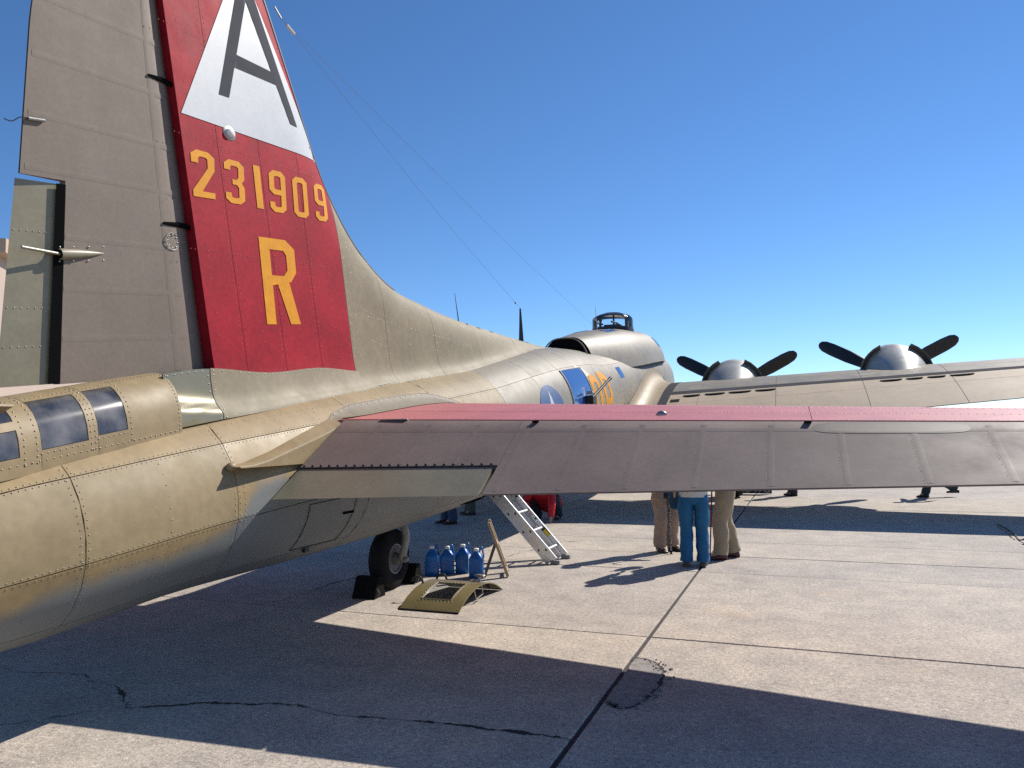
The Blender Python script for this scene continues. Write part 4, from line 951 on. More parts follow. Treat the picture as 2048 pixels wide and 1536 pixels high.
# slanted open rear arch: the sides run further back than the crown
ext = []
hmp = b.build('hump', OLIVE, fuselage, sharp=60)
b = MB(); b.add([hump(14.95, a) + Vector((0, .06, 0)) for a in As], [tuple(range(len(As)))]); b.build('hatch_opening', DARK, fuselage, smooth=False)
b = MB(); b.tube([hump(14.9, a) for a in As], .014, 6); b.build('hatch_rim', OLIVE, fuselage)
# cockpit windows
def hpatch(y0, y1, a0, a1, m, nm, off):
    def S(Y, a):
        p = hump(Y, a); q = hump(Y + .03, a) - hump(Y - .03, a); c = hump(Y, a + 1) - hump(Y, a - 1); n_ = c.cross(q).normalized()
        if n_.dot(Vector((p.x - XC, 0, .4))) < 0: n_ = -n_
        return p, n_
    v, f = patch(S, y0, y1, a0, a1, 5, 6, off, .012); return mesh(nm, v, f, m, hmp)
for sx in (1, -1):
    hpatch(20.75, 21.05, 46 * sx, 68 * sx, WINCOVER, 'cockpit_window', .008); hpatch(21.1, 21.42, 46 * sx, 68 * sx, WINCOVER, 'cockpit_window', .008)
    hpatch(21.5, 21.85, 4 * sx, 42 * sx, WINCOVER, 'windscreen', .008)
    hpatch(17.0, 17.9, 8 * sx, 24 * sx, WINCOVER, 'roof_window', .006)
MB().tube([Vector((-3.55, 20.2, 3.55)), Vector((-3.45, 20.25, 3.62)), Vector((-3.43, 20.45, 3.6))], .015, 6).build('pitot_bracket', GUN, hmp)
# top turret
tc_, tz = Vector((XC, 19.55, 0)), 4.24
MB().tube([tc_ + Vector((0, 0, tz - .12)), tc_ + Vector((0, 0, tz + .05))], [.56, .54], 32).build('turret_ring', GUN, hmp)
def dome(a, h_): 
    r_ = .52 * (1 - max(0, (h_ - .55) / .45) ** 2.4) ** .5; return Vector((tc_.x + r_ * math.sin(a), tc_.y + r_ * math.cos(a), tz + .03 + .46 * h_))
b = MB(); b.loft([[dome(2 * math.pi * j / 36, h_) for j in range(36)] for h_ in (0, .15, .3, .45, .58, .7, .8, .88, .94, .985)], True)
turret = b.build('top_turret', TGLASS, plane)
FR = mat('turret_frame_black', (.018, .018, .02), .4)
for a0, wd_ in ((35, 6), (128, 9), (165, 5), (205, 7), (262, 8), (310, 8), (85, 5)):
    rr = [[dome(R(a0 - wd_ / 2 + wd_ * k / 4), h_) for k in range(5)] for h_ in np.linspace(0, .93, 12)]; b = MB()
    rr = [[p + (p - Vector((tc_.x, tc_.y, p.z))).normalized() * .012 for p in r_] for r_ in rr]; b.loft(rr, False, closed=False); b.build('turret_frame', FR, turret)
b = MB(); b.loft([[dome(2 * math.pi * j / 36, h_) * 1.0 + Vector((0.012 * math.sin(2 * math.pi * j / 36), 0.012 * math.cos(2 * math.pi * j / 36), 0)) for j in range(36)] for h_ in (0, .08, .13)], False); b.build('turret_skirt', FR, turret)
b = MB(); b.loft([[dome(2 * math.pi * j / 36, h_) + Vector((0, 0, .01)) for j in range(36)] for h_ in (.965, .985)], True); b.build('turret_cap', FR, turret)
for sx in (-.2, .2):
    MB().tube([tc_ + Vector((sx, -.3, tz + .17)), tc_ + Vector((sx, -1.05, tz + .12))], .024, 8).build('turret_gun', GUN, turret)
MB().box(tc_ + Vector((0, .05, tz + .12)), (.45, .25, .14)).build('gun_cradle', GUN, turret, bevel=.02)
# antennas and wires
ANT = mat('antenna_black', (.02, .02, .022), .5)
MB().tube([(XC, 12.25, 3.22), (XC, 12.24, 3.5), (XC, 12.22, 3.80)], [(.018, .045), (.014, .03), (.010, .014)], 8).build('antenna_mast', ANT, plane)
MB().tube([(XC, 9.62, 3.25), (XC, 9.5, 3.62)], [.008, .003], 6).build('whip_antenna', ANT, plane)
MB().tube([(XC + .05, 17.6, 4.05), (XC + .05, 17.45, 4.6)], [.010, .004], 6).build('rod_antenna', STEEL, plane)
A0 = Vector((XC + .02, 5.66, 5.52))
WIREM = mat('aerial_wire', (.16, .18, .22), .5)
MB().tube([A0, A0.lerp(Vector((XC, 12.22, 3.80)), .5) - Vector((0, 0, .06)), Vector((XC, 12.22, 3.80))], .0017, 5).build('aerial_wire', WIREM, plane)
MB().tube([A0, A0.lerp(Vector((XC + .3, 16.7, 3.92)), .5) - Vector((0, 0, .05)), Vector((XC + .3, 16.7, 3.92))], .0017, 5).build('aerial_wire', WIREM, plane)
MB().tube([A0.lerp(Vector((XC, 12.2, 3.8)), .012), A0.lerp(Vector((XC, 12.2, 3.8)), .03)], .014, 8).build('insulator', mat('ceramic', (.6, .58, .52), .3), plane)
MB().tube([A0 - Vector((0, .10, -.06)), A0], .008, 6).build('wire_anchor', STEEL, plane)
MB().sphere(Vector((XC, 12.2, 3.8)).lerp(A0, .035), (.012, .02, .02), 8, 6).build('insulator', GUN, plane)
# ball turret under the belly
bt = MB().sphere((XC, 14.9, 1.22), .5, 20, 14).build('ball_turret', OLIVE, plane)
for sx in (-.22, .22): MB().tube([(XC + sx, 14.6, 1.1), (XC + sx, 13.9, 1.05)], .022, 8).build('ball_gun', GUN, bt)
# tail wheel
ty = []; wy, wz, wr = 7.62, .335, .335; wx = XC + .01
for a in np.linspace(0, 2 * math.pi, 41)[:-1]:
    ty.append([(wx + .105 * math.copysign(abs(math.cos(u)) ** .75, math.cos(u)), wy + (.235 + .10 * math.copysign(abs(math.sin(u)) ** .75, math.sin(u))) * math.cos(a), wz + (.235 + .10 * math.copysign(abs(math.sin(u)) ** .75, math.sin(u))) * math.sin(a)) for u in [2 * math.pi * j / 14 for j in range(14)]])
tw = bpy.data.objects.new('tail_wheel', None); link(tw, plane); tw.empty_display_size = .1
b = MB(); b.loft(ty + [ty[0]], False); b.build('tyre', RUBBER, tw)
b = MB(); b.tube([(wx - .08, wy, wz), (wx + .07, wy, wz)], .165, 28); b.build('rim', mat('wheel_grey', (.10, .10, .098), .5), tw, sharp=40)
b = MB(); b.tube([(wx + .075, wy + .158 * math.cos(a), wz + .158 * math.sin(a)) for a in np.linspace(0, 2 * math.pi, 33)], .011, 6, cap=False); b.build('rim_edge', STEEL, tw)
MB().tube([(wx + .05, wy, wz), (wx + .12, wy, wz)], [.075, .06], 16).build('hub', mat('wheel_grey', (.10, .10, .098), .5), tw)
FORK = mat('fork_paint', (.27, .255, .215), .4, var=.12, vscale=9)
b = MB(); b.tube(crom([(XC, wy + .12, 1.0), (XC + .03, wy + .10, .78), (wx + .13, wy + .07, .70), (wx + .185, wy + .05, .58), (wx + .175, wy + .01, .42), (wx + .16, wy, wz)], 6), .042, 12); b.build('fork', FORK, tw)
MB().tube([(wx + .10, wy, wz), (wx + .215, wy, wz)], .036, 14).build('axle', STEEL, tw)
MB().tube([(wx + .215, wy, wz), (wx + .235, wy, wz)], .024, 6).build('axle_nut', STEEL, tw)

# ------------------------------------------------------------------ things on the apron
BLUE = mat('blue_plastic', (0.003, 0.115, 0.40), .38, var=.06, vscale=8, coat=.1)
CAPW = mat('white_cap', (.72, .72, .70), .4)
LABELW = mat('white_label', (.70, .72, .74), .5)
def rrect(w_, d_, r_, z, n=4):
    out = []
    for cx, cy, a0 in ((w_ / 2 - r_, d_ / 2 - r_, 0), (-w_ / 2 + r_, d_ / 2 - r_, 90), (-w_ / 2 + r_, -d_ / 2 + r_, 180), (w_ / 2 - r_, -d_ / 2 + r_, 270)):
        for k in range(n + 1): a = R(a0 + 90 * k / n); out.append((cx + r_ * math.cos(a), cy + r_ * math.sin(a), z))
    return out
def make_jug(label, loc, rz, labelled=False):
    t = thing('jug', label, 'jug', loc, 'blue jugs standing by the tail wheel', rz)
    b = MB(); b.loft([rrect(.150, .115, .02, .0), rrect(.164, .128, .022, .008), rrect(.166, .130, .022, .10), rrect(.160, .124, .022, .125), rrect(.166, .130, .022, .15), rrect(.166, .130, .022, .222), rrect(.140, .110, .03, .252), rrect(.100, .082, .03, .280), rrect(.062, .060, .028, .300), rrect(.056, .056, .027, .315)], True)
    b.build('body', BLUE, t, sharp=50)
    MB().tube([(0, 0, .312), (0, 0, .338), (0, 0, .343)], [.031, .031, .026], 16).build('cap', CAPW, t)
    MB().tube(crom([(.0, .045, .262), (.03, .058, .30), (.045, .06, .345), (.06, .06, .335), (.075, .055, .26), (.078, .05, .225)], 5), [(.009, .012)] * 26, 8).build('handle', BLUE, t)
    t.scale = (1, 1, random.uniform(.97, 1.03))
    if labelled:
        MB().box((.0838, 0, .165), (.002, .085, .12)).build('label_sheet', LABELW, t)
    return t
make_jug('blue plastic jug with white cap, leftmost of four, nearest the tail wheel', (-4.13, 8.47, 0), .33)
make_jug('blue plastic jug with white cap, second from the tail wheel', (-3.985, 8.60, 0), .36)
make_jug('blue plastic jug with white label on its side, third from the tail wheel', (-3.825, 8.71, 0), .12, True)
make_jug('blue plastic jug standing apart in front, nearest the wooden stand', (-3.555, 8.49, 0), .20)
# wheel chocks
CHOCK = mat('black_rubber_chock', (.008, .008, .008), .9, spec=.1, var=.2, vscale=12)
def chock(label, loc, rz, m_=1.0):
    o = thing('wheel_chock', label, 'wheel chock', loc, 'chocks at the tail wheel', rz)
    b = MB(); pl = [(-.125, 0), (.125, 0), (.05, .215), (-.03, .215)]; b.prism([(p[0] * m_, p[1]) for p in pl], -.135, .135, 0); b.build('block', CHOCK, o, smooth=False, bevel=.008)
    MB().tube([(.10, -.04, .12), (.17, -.07, .06), (.16, -.10, .012)], .007, 6).build('rope', mat('rope', (.12, .11, .09), .9), o)
    return o
chock('black rubber chock behind the tail wheel, nearest the camera', (-4.255, 7.20, 0), 0)
chock('black rubber chock in front of the tail wheel, beside the blue jugs', (-4.22, 8.03, 0), 0, -1.0)
# removed hatch panel lying on the apron
hatch = thing('hatch_panel', 'curved olive hatch panel with window opening lying on the concrete', 'hatch panel', (-3.33, 7.33, 0), None, -.02)
CH, SG = 1.13, .16; RAD = (CH * CH / 4 + SG * SG) / (2 * SG); HA = math.asin(CH / 2 / RAD)
def hs_(off=0.0):
    def S(x, t):                     # t 0 near edge .. 1 far edge
        a = -HA + 2 * HA * t; n_ = Vector((0, math.sin(a), math.cos(a))); return Vector((x, 0, SG - RAD)) + n_ * RAD + Vector((0, 0, .012)), n_
    return S
S = hs_(); PX, QX = -.32, .32
OL3 = OLIVE_FRESH
for x0, x1, t0, t1 in ((PX, -.15, 0, 1), (.17, QX, 0, 1), (-.15, .17, 0, .14), (-.15, .17, .46, 1)):
    v, f = patch(S, x0, x1, t0, t1, 4, 14, 0, .010); mesh('skin', v, f, OL3, hatch, sharp=60)
v, f = patch(S, -.15, .17, .14, .46, 3, 6, -.004, .004); mesh('window_pane', v, f, GLASS, hatch)
fr = [(-.15, .14), (.17, .14), (.17, .46), (-.15, .46), (-.15, .14)]; pts = []
for (a, c), (d, e) in zip(fr[:-1], fr[1:]): pts += [S(a + (d - a) * k / 6, c + (e - c) * k / 6)[0] for k in range(6)]
MB().tube(pts + [pts[0]], .008, 6).build('window_frame', OL3, hatch)
rivets([[(S(a + (d - a) * k / 9, c + (e - c) * k / 9)[0] + Vector((0, 0, .004)), S(0, c)[1]) for k in range(9)] for (a, c), (d, e) in zip([(-.17, .12), (.19, .12), (.19, .48), (-.17, .48)], [(.19, .12), (.19, .48), (-.17, .48), (-.17, .12)])], .0062, 'rivet_rows', STEEL, hatch)
rivets([surfline(S, (-.31, .03), (.31, .03), .055, .001)], .005, 'rivet_rows', STEEL, hatch)
MB().tube([S(x, 0.0)[0] + Vector((0, -.004, -.004)) for x in np.linspace(PX, QX, 8)], .009, 6).build('edge_seal', RUBBER, hatch)
p, n_ = S(.21, .66); MB().tube([p, p + n_ * .055], .016, 10).build('knob_stem', STEEL, hatch); MB().sphere(p + n_ * .065, (.062, .035, .014), 16, 8).build('knob', STEEL, hatch)
for x, t in ((-.30, .42), (-.24, .80)):
    p, n_ = S(x, t); MB().tube(crom([p, p + Vector((-.03, -.01, .06)), p + Vector((-.09, -.03, .06)), p + Vector((-.115, -.03, .015))], 5), .012, 8).build('hinge_hook', GUN, hatch)
MB().tube([(.29, -.13, .145), (.30, -.10, .04), (.30, .07, .06), (.29, .06, .155)], .007, 6).build('inner_bracket', STEEL, hatch)
# wooden A stand seen edge on
WOOD = mat('weathered_wood', (.36, .26, .16), .7, var=.2, vscale=12, stretch=(1, 1, 6), fine=.1, fscale=60)
WOODD = mat('dark_wood', (.10, .075, .05), .75, var=.2, vscale=14)
st = thing('wooden_stand', 'wooden A-shaped folding stand beside the blue jugs', 'stand', (-3.17, 8.56, 0), None, .363)
def slat(a, c, d0, d1, th, m, nm):
    a, c = Vector((a[0], 0, a[1])), Vector((c[0], 0, c[1])); dr = (c - a).normalized(); nn = Vector((dr.z, 0, -dr.x))
    b = MB(); vv = []
    for y in (d0, d1):
        for q in (a, c):
            for s_ in (-.5, .5): vv.append(q + nn * th * s_ + Vector((0, y, 0)))
    b.add(vv, [(0, 1, 3, 2), (4, 5, 7, 6), (0, 1, 5, 4), (2, 3, 7, 6), (0, 2, 6, 4), (1, 3, 7, 5)]); return b.build(nm, m, st, smooth=False, bevel=.004)
slat((-.012, .012), (-.232, .645), 0, .07, .034, WOOD, 'front_rail'); slat((-.012, .012), (-.232, .645), .30, .37, .034, WOOD, 'front_rail')
slat((-.285, .008), (-.152, .392), .01, .06, .022, WOODD, 'back_leg'); slat((-.285, .008), (-.152, .392), .31, .36, .022, WOODD, 'back_leg')
slat((-.018, .05), (-.03, .085), .07, .30, .022, WOOD, 'cross_bar'); slat((-.13, .36), (-.15, .41), .07, .30, .022, WOOD, 'cross_bar'); slat((-.268, .06), (-.255, .095), .06, .31, .018, WOODD, 'cross_bar')
# aluminium extension ladder leaning up to the fuselage
lad = thing('ladder', 'aluminium extension ladder leaning against the rear fuselage', 'ladder', (-2.93, 9.78, 0))
ld = Vector((-.655, -.06, .755)).normalized(); ln = Vector((.755, 0, .655)).normalized(); ly = Vector((0.03, 1, .0)).normalized(); LL = 1.32
BLK = mat('black_plug', (.015, .015, .015), .5)
for sec_, (off, d0) in enumerate(((0.0, .0), (-.088, .02))):
    for sy_ in (-1, 1):
        o_ = Vector((.03, 0, .0)) + ln * off + ly * (.225 * sy_ * (1.0 if sec_ == 0 else .90)) + Vector((0, 0, .055 + .0))
        v = []; hw = .041; th_ = .013
        prof_ = [(-hw, -th_), (hw, -th_), (hw, th_), (hw - .006, th_), (hw - .006, -th_ + .005), (-hw + .006, -th_ + .005), (-hw + .006, th_), (-hw, th_)]
        for q in (d0, LL):
            v.append([o_ + ld * q + ln * a + ly * (c * sy_ * -1) for a, c in prof_])
        b = MB(); b.loft(v, True); b.build('rail', ALU, lad, smooth=False)
        for k in range(4):
            q = .17 + .305 * k + (.0 if sec_ == 0 else .06); c = o_ + ld * q + ly * (sy_ * (th_ + .001))
            ring = [c + ld * (.017 * math.cos(t)) + ln * (.014 * math.sin(t)) for t in np.linspace(0, math.pi * 1.35, 9)]
            MB().add([p for p in ring] + [p + ly * (sy_ * .004) for p in ring], [tuple(range(9)), tuple(range(9, 18))] + [(i, (i + 1) % 9, 9 + (i + 1) % 9, 9 + i) for i in range(9)]).build('rung_plug', BLK, lad, smooth=False)
    for k in range(4):
        q = .17 + .305 * k + (.0 if sec_ == 0 else .06); c = Vector((.03, 0, .055)) + ln * off + ld * q
        MB().tube([c - ly * .215, c + ly * .215], .0165, 10).build('rung', ALU_W, lad)
c = Vector((.03, 0, .055)) + ly * .208 + ld * .47
YLAB = mat('yellow_label', (.75, .52, .03), .5)
def sticker(q, a, l_, w_, m, nm):
    c = Vector((.03, 0, .055)) + ly * .2095 + ld * q + ln * a
    MB().add([c - ld * l_ / 2 - ln * w_ / 2, c + ld * l_ / 2 - ln * w_ / 2, c + ld * l_ / 2 + ln * w_ / 2, c - ld * l_ / 2 + ln * w_ / 2], [(0, 1, 2, 3)]).build(nm, m, lad, smooth=False)
sticker(.38, .0, .10, .045, YLAB, 'warning_label'); sticker(.445, .0, .03, .045, BLK, 'warning_label')
REDM = mat('red_print', (.45, .03, .03), .5)
for k in range(3): sticker(.70 + .03 * k, -.005, .008, .05, REDM, 'red_print')
sticker(.62, .01, .03, .018, BLK, 'oval_print'); sticker(1.02, .0, .03, .03, BLK, 'clip_mark')
for sy_ in (-1, 1):
    o_ = Vector((.03, 0, .055)) + ly * (.225 * sy_); MB().box(o_ + Vector((.005, 0, -.028)), (.12, .05, .05)).build('foot', mat('ladder_foot', (.20, .20, .20), .6), lad, bevel=.006)
MB().tube(crom([Vector((-.36, -.2, .50)), Vector((-.33, -.2, .35)), Vector((-.26, -.2, .2)), Vector((-.18, -.2, .16))], 6), .004, 5).build('cord', BLK, lad)
# name board beyond the main wheel
board = thing('name_board', 'black name board with white B-17G lettering near the main wheel', 'sign', (-.98, 20.5, 0))
MB().box((0, 0, .24), (1.0, .04, .44)).build('panel', mat('board_black', (.012, .012, .013), .5), board, smooth=False, bevel=.006)
for sx in (-.4, .4): MB().box((sx, .14, .13), (.03, .3, .03), Matrix.Rotation(.75, 3, 'X')).build('prop_leg', WOODD, board)
tcv = bpy.data.curves.new('txt', 'FONT'); tcv.body = 'B-17G'; tcv.size = .235; tcv.extrude = .002; tcv.align_x = 'RIGHT'
to = bpy.data.objects.new('txt', tcv); C.objects.link(to); dg = bpy.context.evaluated_depsgraph_get()
tm = bpy.data.meshes.new_from_object(to.evaluated_get(dg)); bpy.data.objects.remove(to)
for v_ in tm.vertices: v_.co = (v_.co.x + .46, -.024 - v_.co.z, v_.co.y + .045)
tm.materials.clear(); tm.materials.append(WHITE); lo = bpy.data.objects.new('lettering', tm); link(lo, board)
# dark blue bag with a cord at the right edge
bag = thing('canvas_bag', 'dark blue canvas bag with a cord at the right edge of the view', 'bag', (3.27, 12.86, 0))
MB().sphere((0, 0, .06), (.19, .13, .058), 16, 10).build('body', mat('navy_canvas', (.02, .035, .09), .8), bag)
MB().tube(crom([(-.10, .06, .09), (-.16, .3, .012), (-.08, .9, .012), (-.02, 1.6, .012), (.0, 2.3, .012)], 6), .010, 6).build('cord', mat('brown_cord', (.10, .075, .06), .8), bag)
# oil stain / leaf litter clump in the wing's shadow
# ------------------------------------------------------------------ people
SKIN = mat('skin', (.46, .27, .19), .55)
EYE = mat('eye_dark', (.03, .025, .02), .3)
def skinned(verts, edges, rad, root=0, sub=1):
    me = bpy.data.meshes.new('tmp'); me.from_pydata(verts, edges, []); o = bpy.data.objects.new('tmp', me); C.objects.link(o)
    sk = o.modifiers.new('s', 'SKIN'); sk.use_smooth_shade = True; sb = o.modifiers.new('u', 'SUBSURF'); sb.levels = sub
    for i, d in enumerate(me.skin_vertices[0].data): d.radius = (rad[i], rad[i]); d.use_root = (i == root)
    dg_ = bpy.context.evaluated_depsgraph_get(); dg_.update(); m2 = bpy.data.meshes.new_from_object(o.evaluated_get(dg_)); bpy.data.objects.remove(o)
    return m2
def person(label, loc, rz, Hh, topm, pantm, shoem, hairm, feet, hips=None, arms=None, hem=.90, stride=0, knees=None, torso=None, head=None, legw=1.0, skirt=1.0, scale_top=1.0, toes=None):
    """feet: two (x,y,z) ankles; arms: two lists shoulder->elbow->wrist; all for a 1.7 m figure facing +Y"""
    k = Hh / 1.7; V3 = lambda p: Vector(p) * k
    t = thing('person', label, 'person', loc, 'people on the apron', rz)
    hips = hips or (0, 0, .90); torso = torso or [(0, 0, 1.12), (0, 0, 1.30), (0, .0, 1.42)]; head = head or (0, .03, 1.58)
    arms = arms or [[(-.19, 0, 1.39), (-.25, -.02, 1.12), (-.26, .06, .88)], [(.19, 0, 1.39), (.25, -.02, 1.12), (.26, .06, .88)]]
    knees = knees or [((feet[i][0] + hips[0] + (-.09, .09)[i]) / 2, (feet[i][1] + hips[1]) / 2 + .04, .48) for i in (0, 1)]
    toes = toes or [(feet[i][0] + (-.02, .02)[i], feet[i][1] + .15, .035) for i in (0, 1)]
    vv, ee, rr_ = [], [], []
    def addv(p, r_, par=None):
        vv.append(tuple(V3(p))); rr_.append(r_ * k)
        if par is not None: ee.append((par, len(vv) - 1))
        return len(vv) - 1
    pv = addv(hips, .12); c1 = addv(torso[0], .115, pv); c2 = addv(torso[1], .13, c1); c3 = addv(torso[2], .07, c2)
    hd_ = Vector(head); nk = Vector(torso[2]).lerp(hd_, .45); n1 = addv(tuple(nk), .055, c3); addv(tuple(Vector(torso[2]).lerp(hd_, .75)), .06, n1)
    for i in (0, 1):
        sgn = (-1, 1)[i]
        h_ = addv((hips[0] + .09 * sgn, hips[1], hips[2] - .03), .085, pv); kn = addv(knees[i], .055, h_); an = addv(feet[i], .04, kn); addv((toes[i][0], toes[i][1] - .03, feet[i][2] - .04), .03, an)
        A = [Vector(a) for a in arms[i]]; s0 = addv(tuple(A[0]), .055, c2); e0 = addv(tuple(A[1]), .042, s0); w0 = addv(tuple(A[2]), .028, e0)
        d = (A[2] - A[1]).normalized(); sd_ = Vector((0, 1, 0)).cross(d) if abs(d.y) < .8 else Vector((1, 0, 0)).cross(d); sd_.normalize(); fwv = d.cross(sd_); 
        if fwv.y < 0: fwv = -fwv
        pm = addv(tuple(A[2] + d * .05), .030, w0)
        for j, (lt, ln_) in enumerate(((-.027, .072), (-.009, .082), (.009, .078), (.026, .062))):
            f1_ = addv(tuple(A[2] + d * .088 + fwv * lt), .011, pm); f2_ = addv(tuple(A[2] + d * (.088 + ln_ * .5) + fwv * lt - sd_ * .008 * sgn), .009, f1_); addv(tuple(A[2] + d * (.088 + ln_) + fwv * lt - sd_ * .026 * sgn), .008, f2_)
        th1 = addv(tuple(A[2] + d * .045 + fwv * .036), .012, pm); addv(tuple(A[2] + d * .08 + fwv * .052), .009, th1)
    body_me = skinned(vv, ee, rr_)
    # head with face joined into the body mesh
    hb_ = MB(); rings = []; hc = V3(head); fdir = Vector((0, 1, 0))
    for i in range(15):
        ph = math.pi * (.015 + .97 * i / 14); z = math.cos(ph); ring = []
        for j in range(20):
            a = 2 * math.pi * j / 20; x, y = math.sin(a), math.cos(a); w_ = math.sin(ph); sx, sy_ = .075, .098
            if z < -.2: sx *= 1 + .45 * (z + .2) * .6; sy_ *= 1 + .25 * (z + .2)
            px, py, pz = sx * x * w_, sy_ * y * w_ + .008, .118 * z
            if y > .85 and -.38 < z < .12: py += .022 * max(0, 1 - abs(x) / .45) * (1 if z < -.1 else .5)
            if .25 < abs(x) < .62 and y > .6 and -.02 < z < .18: py -= .008
            ring.append(hc + Vector((px, py, pz)) * k)
        rings.append(ring)
    hb_.loft(rings, True)
    for sgn in (-1, 1): hb_.sphere(hc + Vector((.077 * sgn, -.005, -.01)) * k, (.012 * k, .02 * k, .033 * k), 8, 6)
    bm = bmesh.new(); bm.from_mesh(body_me); hm = bpy.data.meshes.new('h'); hm.from_pydata(hb_.v, [], hb_.f); bm.from_mesh(hm); bm.to_mesh(body_me); bm.free()
    body_me.materials.clear(); body_me.materials.append(SKIN); body_me.polygons.foreach_set('use_smooth', [True] * len(body_me.polygons))
    bo = bpy.data.objects.new('body', body_me); link(bo, t)
    eb = MB()
    for sgn in (-1, 1): eb.sphere(hc + Vector((.031 * sgn, .088, .012)) * k, .009 * k, 8, 6)
    eb.box(hc + Vector((0, .093, -.055)) * k, (.045 * k, .012 * k, .006 * k)); eb.build('eyes_and_mouth', EYE, t)
    hr = MB(); rings = []
    for i in range(9):
        ph = math.pi * .58 * i / 8; z = math.cos(ph); ring = []
        for j in range(20):
            a = 2 * math.pi * j / 20; x, y = math.sin(a), math.cos(a); zz_ = z if y < .35 else max(z, .45)
            w_ = math.sqrt(max(.0004, 1 - zz_ * zz_)); ring.append(hc + Vector((.082 * x * w_, .104 * y * w_ + .004, .127 * zz_)) * k)
        rings.append(ring)
    hr.loft(rings, False); hr.build('hair', hairm, t)
    # trousers: two loose legs and a seat
    b = MB()
    for i in (0, 1):
        sgn = (-1, 1)[i]; hp_ = Vector((hips[0] + .085 * sgn, hips[1], hips[2] + .02)); kn = Vector(knees[i]); an = Vector(feet[i]); an = an + (an - kn).normalized() * .015
        P = crom([tuple(hp_), tuple(hp_.lerp(kn, .5) + Vector((.012 * sgn, -.01, 0))), tuple(kn), tuple(kn.lerp(an, .55) + Vector((0, -.012, 0))), tuple(an)], 7); n = len(P); rings = []
        for q, p in enumerate(P):
            s_ = q / (n - 1); r_ = float(np.interp(s_, [0, .15, .5, .8, 1], [.098, .100, .083, .079, .083])) * legw
            d = Vector(P[min(q + 1, n - 1)]) - Vector(P[max(q - 1, 0)]); d.normalize(); a = Vector((1, 0, 0)) - d * d.x; a.normalize(); c = d.cross(a)
            wr = [1 + (.05 + .05 * s_) * math.sin(7 * math.pi * s_ * (1 + .3 * i) + 2 * u_ + i * 2 + loc[0] * 5) * math.sin(u_ * 2 + 9 * s_ + loc[1]) + .03 * math.sin(3 * u_ + 23 * s_) for u_ in [2 * math.pi * j / 16 for j in range(16)]]
            rings.append([V3(Vector(p) + a * (r_ * wr[j] * math.cos(2 * math.pi * j / 16)) + c * (r_ * 1.08 * wr[j] * math.sin(2 * math.pi * j / 16))) for j in range(16)])
        b.loft(rings, True)
    T0_ = Vector(torso[0]); Hp = Vector(hips); ax = (T0_ - Hp).normalized(); rings = []
    for q, rx_, ry_ in ((-.10, .11, .085), (-.055, .165, .115), (.0, .178, .125), (.06, .172, .120), (.12, .160, .112)):
        c = Hp + ax * q; rings.append([V3(c + Vector((1, 0, 0)) * (rx_ * legw ** .5 * math.cos(u)) + (ax.cross(Vector((1, 0, 0)))) * (ry_ * legw ** .5 * math.sin(u))) for u in [2 * math.pi * j / 20 for j in range(20)]])
    b.loft(rings, True); b.build('trousers', pantm, t, sharp=70)
    # shoes
    for i in (0, 1):
        an, to_ = Vector(feet[i]), Vector(toes[i]); fd_ = Vector((to_.x - an.x, to_.y - an.y, 0)); fd_ = fd_.normalized() if fd_.length > .01 else Vector((0, 1, 0)); sdv = Vector((fd_.y, -fd_.x, 0)); drop = an.z - .085
        tip = to_.z - .035 - drop if False else 0; b = MB(); rings = []; pt = math.atan2(max(0, drop) * 0, 1)
        for q, hw_, hh in ((-.085, .022, .05), (-.07, .036, .085), (-.02, .042, .095), (.05, .046, .075), (.11, .05, .055), (.16, .046, .045), (.185, .028, .03)):
            c = Vector((an.x, an.y, drop)) + fd_ * q
            rings.append([V3(c + sdv * (hw_ * math.cos(u)) + Vector((0, 0, 1)) * max(.0, hh / 2 + hh / 2 * math.sin(u) * (1 if math.sin(u) > 0 else 1.0))) for u in [2 * math.pi * j / 14 for j in range(14)]])
        b.loft(rings, True); b.build('shoe', shoem, t)
    # jacket or shirt with sleeves
    b = MB(); C0, C1, C2 = [Vector(q) for q in torso]; low = Hp + ax * (hem - hips[2]) if hem < hips[2] + .2 else Hp
    path = [low, Hp + ax * .1, C0, C1, C1.lerp(C2, .6), C2, C2.lerp(Vector(head), .22)]
    rad_ = [(.185 * skirt, .135 * skirt), (.175, .125), (.172, .122), (.198, .125), (.175, .105), (.085, .075), (.065, .065)]
    rings = []
    for q, p in enumerate(path):
        d = path[min(q + 1, len(path) - 1)] - path[max(q - 1, 0)]; d.normalize(); c = d.cross(Vector((1, 0, 0))); c.normalize()
        rings.append([V3(p + Vector((1, 0, 0)) * (rad_[q][0] * scale_top * math.cos(u) * (1 + .03 * math.sin(5 * u + q))) + c * (rad_[q][1] * scale_top * math.sin(u) * (1 + .03 * math.sin(4 * u + 2 * q)))) for u in [2 * math.pi * j / 22 for j in range(22)]])
    b.loft(rings, True)
    for i in (0, 1):
        A = [Vector(a) for a in arms[i]]; P = crom([tuple(A[0].lerp(C1, .25)), tuple(A[0]), tuple(A[0].lerp(A[1], .5)), tuple(A[1]), tuple(A[1].lerp(A[2], .5)), tuple(A[2])], 5); n = len(P)
        b.tube([V3(p) for p in P], [float(np.interp(q / (n - 1), [0, .2, .6, 1], [.07, .075, .062, .052])) * k * scale_top * (1 + .04 * math.sin(q * 2.1)) for q in range(n)], 14)
    b.build('jacket', topm, t, sharp=70)
    return t
P_BLUE = mat('teal_blue_trousers', (.004, .105, .25), .75, var=.12, vscale=9)
P_BEIGE = mat('pinkish_beige_trousers', (.34, .245, .185), .8, var=.08, vscale=9)
P_KHAKI = mat('khaki_trousers', (.33, .255, .165), .8, var=.08, vscale=9)
P_DARK = mat('dark_trousers', (.025, .028, .04), .8, var=.15, vscale=9)
